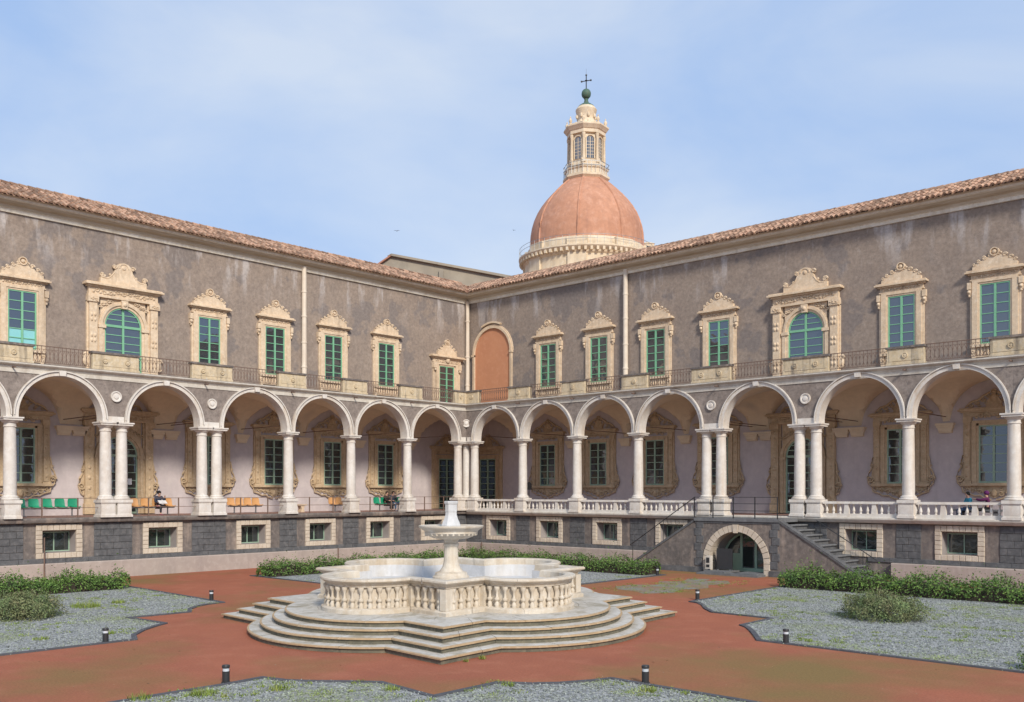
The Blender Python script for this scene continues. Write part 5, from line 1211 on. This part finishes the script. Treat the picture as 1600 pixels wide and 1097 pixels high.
o = MB().box(-.2, .2, -.13, .13, -.012, .012).build('tablet', 'paper', None, (-2.12, -18.42, SF + .62), PI / 2, smooth=False); o.rotation_euler = (R_(35), 0, PI / 2); tag(o, 'white tablet held by the person in the navy jacket', 'tablet')
person((-2.52, -4.15, SF - .03), PI / 2 + .2, 'seated person in dark brown jacket left of the pair', ((.035, .025, .025), (.03, .03, .035), (.03, .02, .015), (.05, .05, .05)), dict(ell=(-.22, -.1, .74), wrl=(-.05, -.26, .72), wrr=(.05, -.26, .72)), .88)
person((-2.50, -3.66, SF - .03), PI / 2 - .1, 'seated person in jeans with one leg crossed beside the brown jacket', ((.05, .06, .085), (.12, .20, .32), (.03, .02, .015), (.6, .6, .62)),
       dict(knl=(-.10, -.42, .52), knr=(.20, -.38, .56), anr=(-.14, -.44, .53), tor=(-.26, -.50, .52)), .90)
person((28.45, 1.40, SF - .07), -.75, 'seated person in light blue jacket behind the right balustrade', ((.05, .30, .42), (.04, .08, .16), (.02, .018, .015), (.06, .05, .05)), {}, .88)
person((29.18, 1.40, SF - .07), -1.35, 'seated person in purple hat and dark coat reaching to the blue jacket', ((.12, .02, .09), (.03, .03, .03), (.02, .02, .02), (.03, .03, .03)),
       dict(ell=(-.20, -.22, .92), wrl=(-.12, -.46, .96), elr=(.20, -.22, .92), wrr=(.10, -.46, .98)), .90, hat=(.10, .015, .10))

# ------------------------------------------------------------------ hedges, shrubs and weeds
def leaves(name, pts, nrm, size, mt, parent, asp=.5):
    n = len(pts); a = rng.normal(size=(n, 3)); a /= np.linalg.norm(a, axis=1)[:, None]
    nn = nrm + rng.normal(size=(n, 3)) * .75; nn /= np.linalg.norm(nn, axis=1)[:, None]
    u = np.cross(nn, a); u /= np.linalg.norm(u, axis=1)[:, None]; w = np.cross(nn, u); L = size * rng.uniform(.6, 1.25, (n, 1))
    v = np.stack([pts - u * L, pts - w * L * asp + nn * L * .15, pts + u * L, pts + w * L * asp + nn * L * .15], 1).reshape(-1, 3)
    me = bpy.data.meshes.new(name); f = np.arange(n * 4).reshape(-1, 4)
    me.from_pydata(v.tolist(), [], f.tolist()); me.update(); me.materials.append(M[mt])
    return link(name, me, parent)
def wob(t, k): return .5 * math.sin(t * 1.7 + k) + .3 * math.sin(t * 3.9 + 2 * k) + .2 * math.sin(t * 8.3 + k * 3)
def hedge(x0, x1, y0, y1, h, label, dens=1150, seed=1):
    T = empty('hedge', ((x0 + x1) / 2, (y0 + y1) / 2, 0)); tag(T, label, 'hedge')
    lx, ly = x1 - x0, y1 - y0; along = 0 if lx > ly else 1; L = max(lx, ly); W_ = min(lx, ly) / 2
    n = int(L * dens); t = rng.uniform(-L / 2, L / 2, n); ang = rng.uniform(0, PI, n); rr = np.sqrt(rng.uniform(.45, 1.0, n)) + rng.exponential(.05, n)
    hh = np.array([h * (1 + .34 * wob(q * 1.6, seed)) for q in t]); ww = np.array([W_ * (1 + .16 * wob(q * 1.3 + 5, seed)) for q in t])
    ca, sa = np.cos(ang), np.sin(ang); sq = lambda v: np.sign(v) * np.abs(v) ** .55
    e = np.minimum(1, ((L / 2 - np.abs(t)) / .6 + .15)) ** .5
    a = sq(ca) * ww * rr * e; z = np.maximum(.02, sq(sa) * hh * rr * (.55 + .45 * e))
    spr = (np.sin(t * 23 + seed) * np.sin(t * 9.7) > .35); z = np.where(spr & (sa > .75), z + rng.exponential(.10, n), z)
    nx = np.stack([np.zeros(n), ca, sa + .3], 1) if along == 0 else np.stack([ca, np.zeros(n), sa + .3], 1)
    P = np.stack([t, a, z], 1) if along == 0 else np.stack([a, t, z], 1)
    leaves('foliage', P, nx, .048, 'leaf', T)
    c = MB(); m = int(L / .5); v = []
    for i in range(m + 1):
        q = -L / 2 + .45 + (L - .9) * i / m; hz = h * (1 + .34 * wob(q * 1.6, seed)) * .66; w = W_ * .74
        for b_, z in ((-w, .02), (-w, hz * .8), (-w * .5, hz), (w * .5, hz), (w, hz * .8), (w, .02)): v.append((q, b_, z) if along == 0 else (b_, q, z))
    f = [(i * 6 + k, (i + 1) * 6 + k, (i + 1) * 6 + k + 1, i * 6 + k + 1) for i in range(m) for k in range(5)] + [(0, 1, 2, 3, 4, 5), tuple(m * 6 + k for k in range(6))]
    c.add(v, f).build('stems_core', 'twig', T, smooth=False)  # dark inner core added to block light through the leaves
hedge(4.3, 5.75, -42, -23.5, .60, 'clipped green hedge at the left edge in front of the left wing', seed=1)
hedge(4.2, 5.55, -17.5, -5.6, .60, 'low green hedge behind the fountain along the left wing', seed=2, dens=850)
hedge(4.4, 17.2, -5.5, -4.1, .66, 'green hedge behind the fountain along the right wing, left of the stairs', seed=3, dens=850)
hedge(23.6, 46, -6.3, -4.6, .68, 'long green hedge at the right edge in front of the right wing', seed=4)
def shrub(x, y, rx, ry, h, label, mt='leaf_dry', n=9500):
    T = empty('shrub', (x, y, 0)); tag(T, label, 'shrub')
    d = rng.normal(size=(n, 3)); d[:, 2] = np.abs(d[:, 2]); d /= np.linalg.norm(d, axis=1)[:, None]
    r = rng.uniform(.35, 1, n) ** .5 * (1 + .13 * np.sin(d[:, 0] * 7 + 1) * np.cos(d[:, 1] * 6) + .09 * np.sin(d[:, 2] * 11 + d[:, 0] * 5)) + rng.exponential(.03, n)
    P = np.stack([d[:, 0] * rx * r, d[:, 1] * ry * r, np.maximum(.02, d[:, 2] ** .75 * h * r)], 1)
    leaves('foliage', P, d, .038, mt, T, .4)
    m = MB()
    for i in range(46):
        q = random.Random(i); a = q.uniform(0, 2 * PI); e = q.uniform(.2, .85); b_ = Vector((math.cos(a) * rx * e, math.sin(a) * ry * e, h * q.uniform(.5, .95) * math.sqrt(1 - e * e * .8)))
        m.tube([(math.cos(a) * .08, math.sin(a) * .08, 0), tuple(b_ * .5 + Vector((0, 0, .08))), tuple(b_)], [.018, .011, .005], 4)
    m.build('stems_core', 'twig', T)
shrub(11.75, -29.9, 1.15, 1.05, .80, 'greyish dry rounded shrub on the left gravel bed before the hedge')
shrub(30.55, -12.75, 1.22, 1.15, .82, 'rounded reddish-green shrub on the right gravel bed')
shrub(36.25, -18.6, .45, .45, .45, 'dark green shrub cut off by the right edge of the picture', 'leaf', 900)
# weeds growing through the gravel and along the joints: nobody could count the blades
def inside(p, poly):
    c = False; n = len(poly); x, y = p
    for i in range(n):
        (x0, y0), (x1, y1) = poly[i], poly[i - 1]
        if (y0 > y) != (y1 > y) and x < (x1 - x0) * (y - y0) / (y1 - y0) + x0: c = not c
    return c
wv = []; wf = []
def tuft(x, y, r, h, n, q):
    for _ in range(n):
        a = q.uniform(0, 2 * PI); d = r * math.sqrt(q.random()); bx_, by_ = x + d * math.cos(a), y + d * math.sin(a); ln = q.uniform(.5, 1) * h
        ta = q.uniform(0, 2 * PI); tx, ty = math.cos(ta) * ln * .6, math.sin(ta) * ln * .6; w = q.uniform(.006, .014)
        o = len(wv); wv.extend([(bx_ - w * math.sin(ta), by_ + w * math.cos(ta), .01), (bx_ + w * math.sin(ta), by_ - w * math.cos(ta), .01), (bx_ + tx, by_ + ty, .01 + ln * .8)]); wf.append((o, o + 1, o + 2))
q = random.Random(5)
for name, num, box in (('left', 170, (6, 18.4, -34, -23.5)), ('right', 260, (23.5, 36, -19, -6)), ('near', 260, (25, 34, -34, -25.5)), ('far', 50, (6, 17, -17, -6))):
    for _ in range(num * 3):
        x, y = q.uniform(box[0], box[1]), q.uniform(box[2], box[3])
        if not inside((x, y), BEDS[name]): continue
        if math.sin(x * 1.1 + 2) * math.cos(y * .9) + q.uniform(-.7, .7) < .15: continue
        s = q.uniform(.05, .26); tuft(x, y, s, q.uniform(.03, .09), int(12 + 190 * s), q)
for x, y, r, h, n in ((10.55, -27.5, .45, .30, 260), (10.2, -26.3, .25, .2, 120), (16.6, -31.2, .2, .14, 90), (16.9, -29.6, .16, .14, 90), (25.7, -31.8, .25, .18, 150), (26.3, -30.6, .2, .14, 110), (25.2, -32.8, .2, .2, 80), (27.9, -29.2, .18, .14, 70), (26.75, -25.6, .08, .12, 40), (26.72, -26.1, .06, .1, 30), (29.2, -27.4, .15, .14, 60), (31.5, -26.0, .15, .15, 60)): tuft(x, y, r, h, n, q)
for _ in range(190):
    x, y = q.uniform(18.6, 22.2), q.uniform(-11.6, -4.6)
    if q.random() < .8: tuft(x, y, q.uniform(.05, .25), q.uniform(.02, .05), q.randint(10, 40), q)
me = bpy.data.meshes.new('weeds'); me.from_pydata(wv, [], wf); me.update(); me.materials.append(M['weed']); o = link('weeds', me); o['kind'] = 'stuff'; o['label'] = 'yellow-green weeds growing through the gravel beds'; o['category'] = 'weeds'

# fallen leaves and crumbs lying on the paving
lv = []; lf = []; q = random.Random(77)
for _ in range(420):
    x, y = q.uniform(9, 36), q.uniform(-36, -3); s = q.uniform(.012, .04); a = q.uniform(0, PI); z = .006
    if abs(x - FC[0]) < 6.5 and abs(y - FC[1]) < 6.5: continue
    c, d = math.cos(a) * s, math.sin(a) * s; o = len(lv); lv += [(x - c, y - d, z), (x + d * .5, y - c * .5, z + .01), (x + c, y + d, z), (x - d * .5, y + c * .5, z + .004)]; lf.append((o, o + 1, o + 2, o + 3))
me = bpy.data.meshes.new('leaf_litter'); me.from_pydata(lv, [], lf); me.update(); me.materials.append(M['litter']); o = link('leaf_litter', me); o['kind'] = 'stuff'; o['label'] = 'tiny fallen leaves scattered on the red paving'
# loose pebbles over the beds, far too many to count
def pebbles():
    pts = []
    for name, num, box in (('left', 24000, (5.8, 18.4, -36, -23.4)), ('right', 34000, (23.7, 38, -19.2, -6.2)), ('near', 24000, (25, 35, -35, -25.5)), ('far', 9000, (5.8, 17.3, -17.4, -5.8))):
        P = np.stack([rng.uniform(box[0], box[1], num), rng.uniform(box[2], box[3], num)], 1)
        poly = BEDS[name]; c = np.zeros(num, bool); x, y = P[:, 0], P[:, 1]
        for i in range(len(poly)):
            (x0, y0), (x1, y1) = poly[i], poly[i - 1]
            if y0 == y1: continue
            c ^= ((y0 > y) != (y1 > y)) & (x < (x1 - x0) * (y - y0) / (y1 - y0) + x0)
        pts.append(P[c])
    P = np.concatenate(pts); n = len(P)
    o = np.array([(1, 0, 0), (-1, 0, 0), (0, 1, 0), (0, -1, 0), (0, 0, 1), (0, 0, -1)], float); F = np.array([(0, 2, 4), (2, 1, 4), (1, 3, 4), (3, 0, 4), (2, 0, 5), (1, 2, 5), (3, 1, 5), (0, 3, 5)])
    a = rng.uniform(0, 2 * PI, n); s = rng.uniform(.013, .030, (n, 1, 1)) * rng.uniform(.6, 1.2, (n, 1, 3)); s[:, :, 2] *= .7
    V = o[None] * s + rng.normal(size=(n, 6, 3)) * .004
    tl = rng.normal(size=(n, 1)) * .35; V[:, :, 2] += V[:, :, 0] * tl
    ca, sa = np.cos(a)[:, None], np.sin(a)[:, None]
    X = V[:, :, 0] * ca - V[:, :, 1] * sa + P[:, :1]; Y = V[:, :, 0] * sa + V[:, :, 1] * ca + P[:, 1:]; Zz = V[:, :, 2] + .02
    co = np.stack([X, Y, Zz], 2).reshape(-1, 3); fi = (F[None] + (np.arange(n) * 6)[:, None, None]).reshape(-1, 3)
    me = bpy.data.meshes.new('gravel_stones'); me.vertices.add(len(co)); me.vertices.foreach_set('co', co.ravel().astype(np.float32))
    me.loops.add(fi.size); me.loops.foreach_set('vertex_index', fi.ravel().astype(np.int32)); me.polygons.add(len(fi)); me.polygons.foreach_set('loop_start', np.arange(0, fi.size, 3, dtype=np.int32))
    me.update(calc_edges=True); me.materials.append(M['pebble']); me.shade_flat()
    ob = link('gravel_stones', me); ob['kind'] = 'stuff'; ob['label'] = 'loose grey gravel stones covering the beds'
pebbles()

# two small birds in the sky
def bird(loc, rz, label):
    T = empty('bird', loc, rz); tag(T, label, 'bird')
    MB().tube([(0, -.22, 0), (0, -.12, .01), (0, .05, .01), (0, .22, 0), (0, .36, 0)], [.015, .06, .075, .035, .05], 8).build('body', 'black', T)
    for s in (-1, 1): MB().add([(0, -.1, .02), (s * .35, -.14, .12), (s * .75, .05, .05), (s * .35, .06, .1), (0, .12, .02), (0, -.1, .04), (s * .35, -.14, .13), (s * .75, .05, .06), (s * .35, .06, .11), (0, .12, .04)], [(0, 1, 3, 4), (1, 2, 3), (5, 9, 8, 6), (6, 8, 7)]).build('wing', 'black', T)
def birdpos(px, py, D):
    c, s = math.cos(TH), math.sin(TH); r_ = (px - 800) / 1500 * D; return (41.836 + r_ * c - D * s, -40.841 + r_ * s + D * c, 3.72 + (770 - py) / 1500 * D)
bird(birdpos(620, 361, 220), TH, 'small dark bird in the sky above the left roof'); bird(birdpos(803, 360, 330), TH + .6, 'tiny dark bird in the sky just left of the dome')
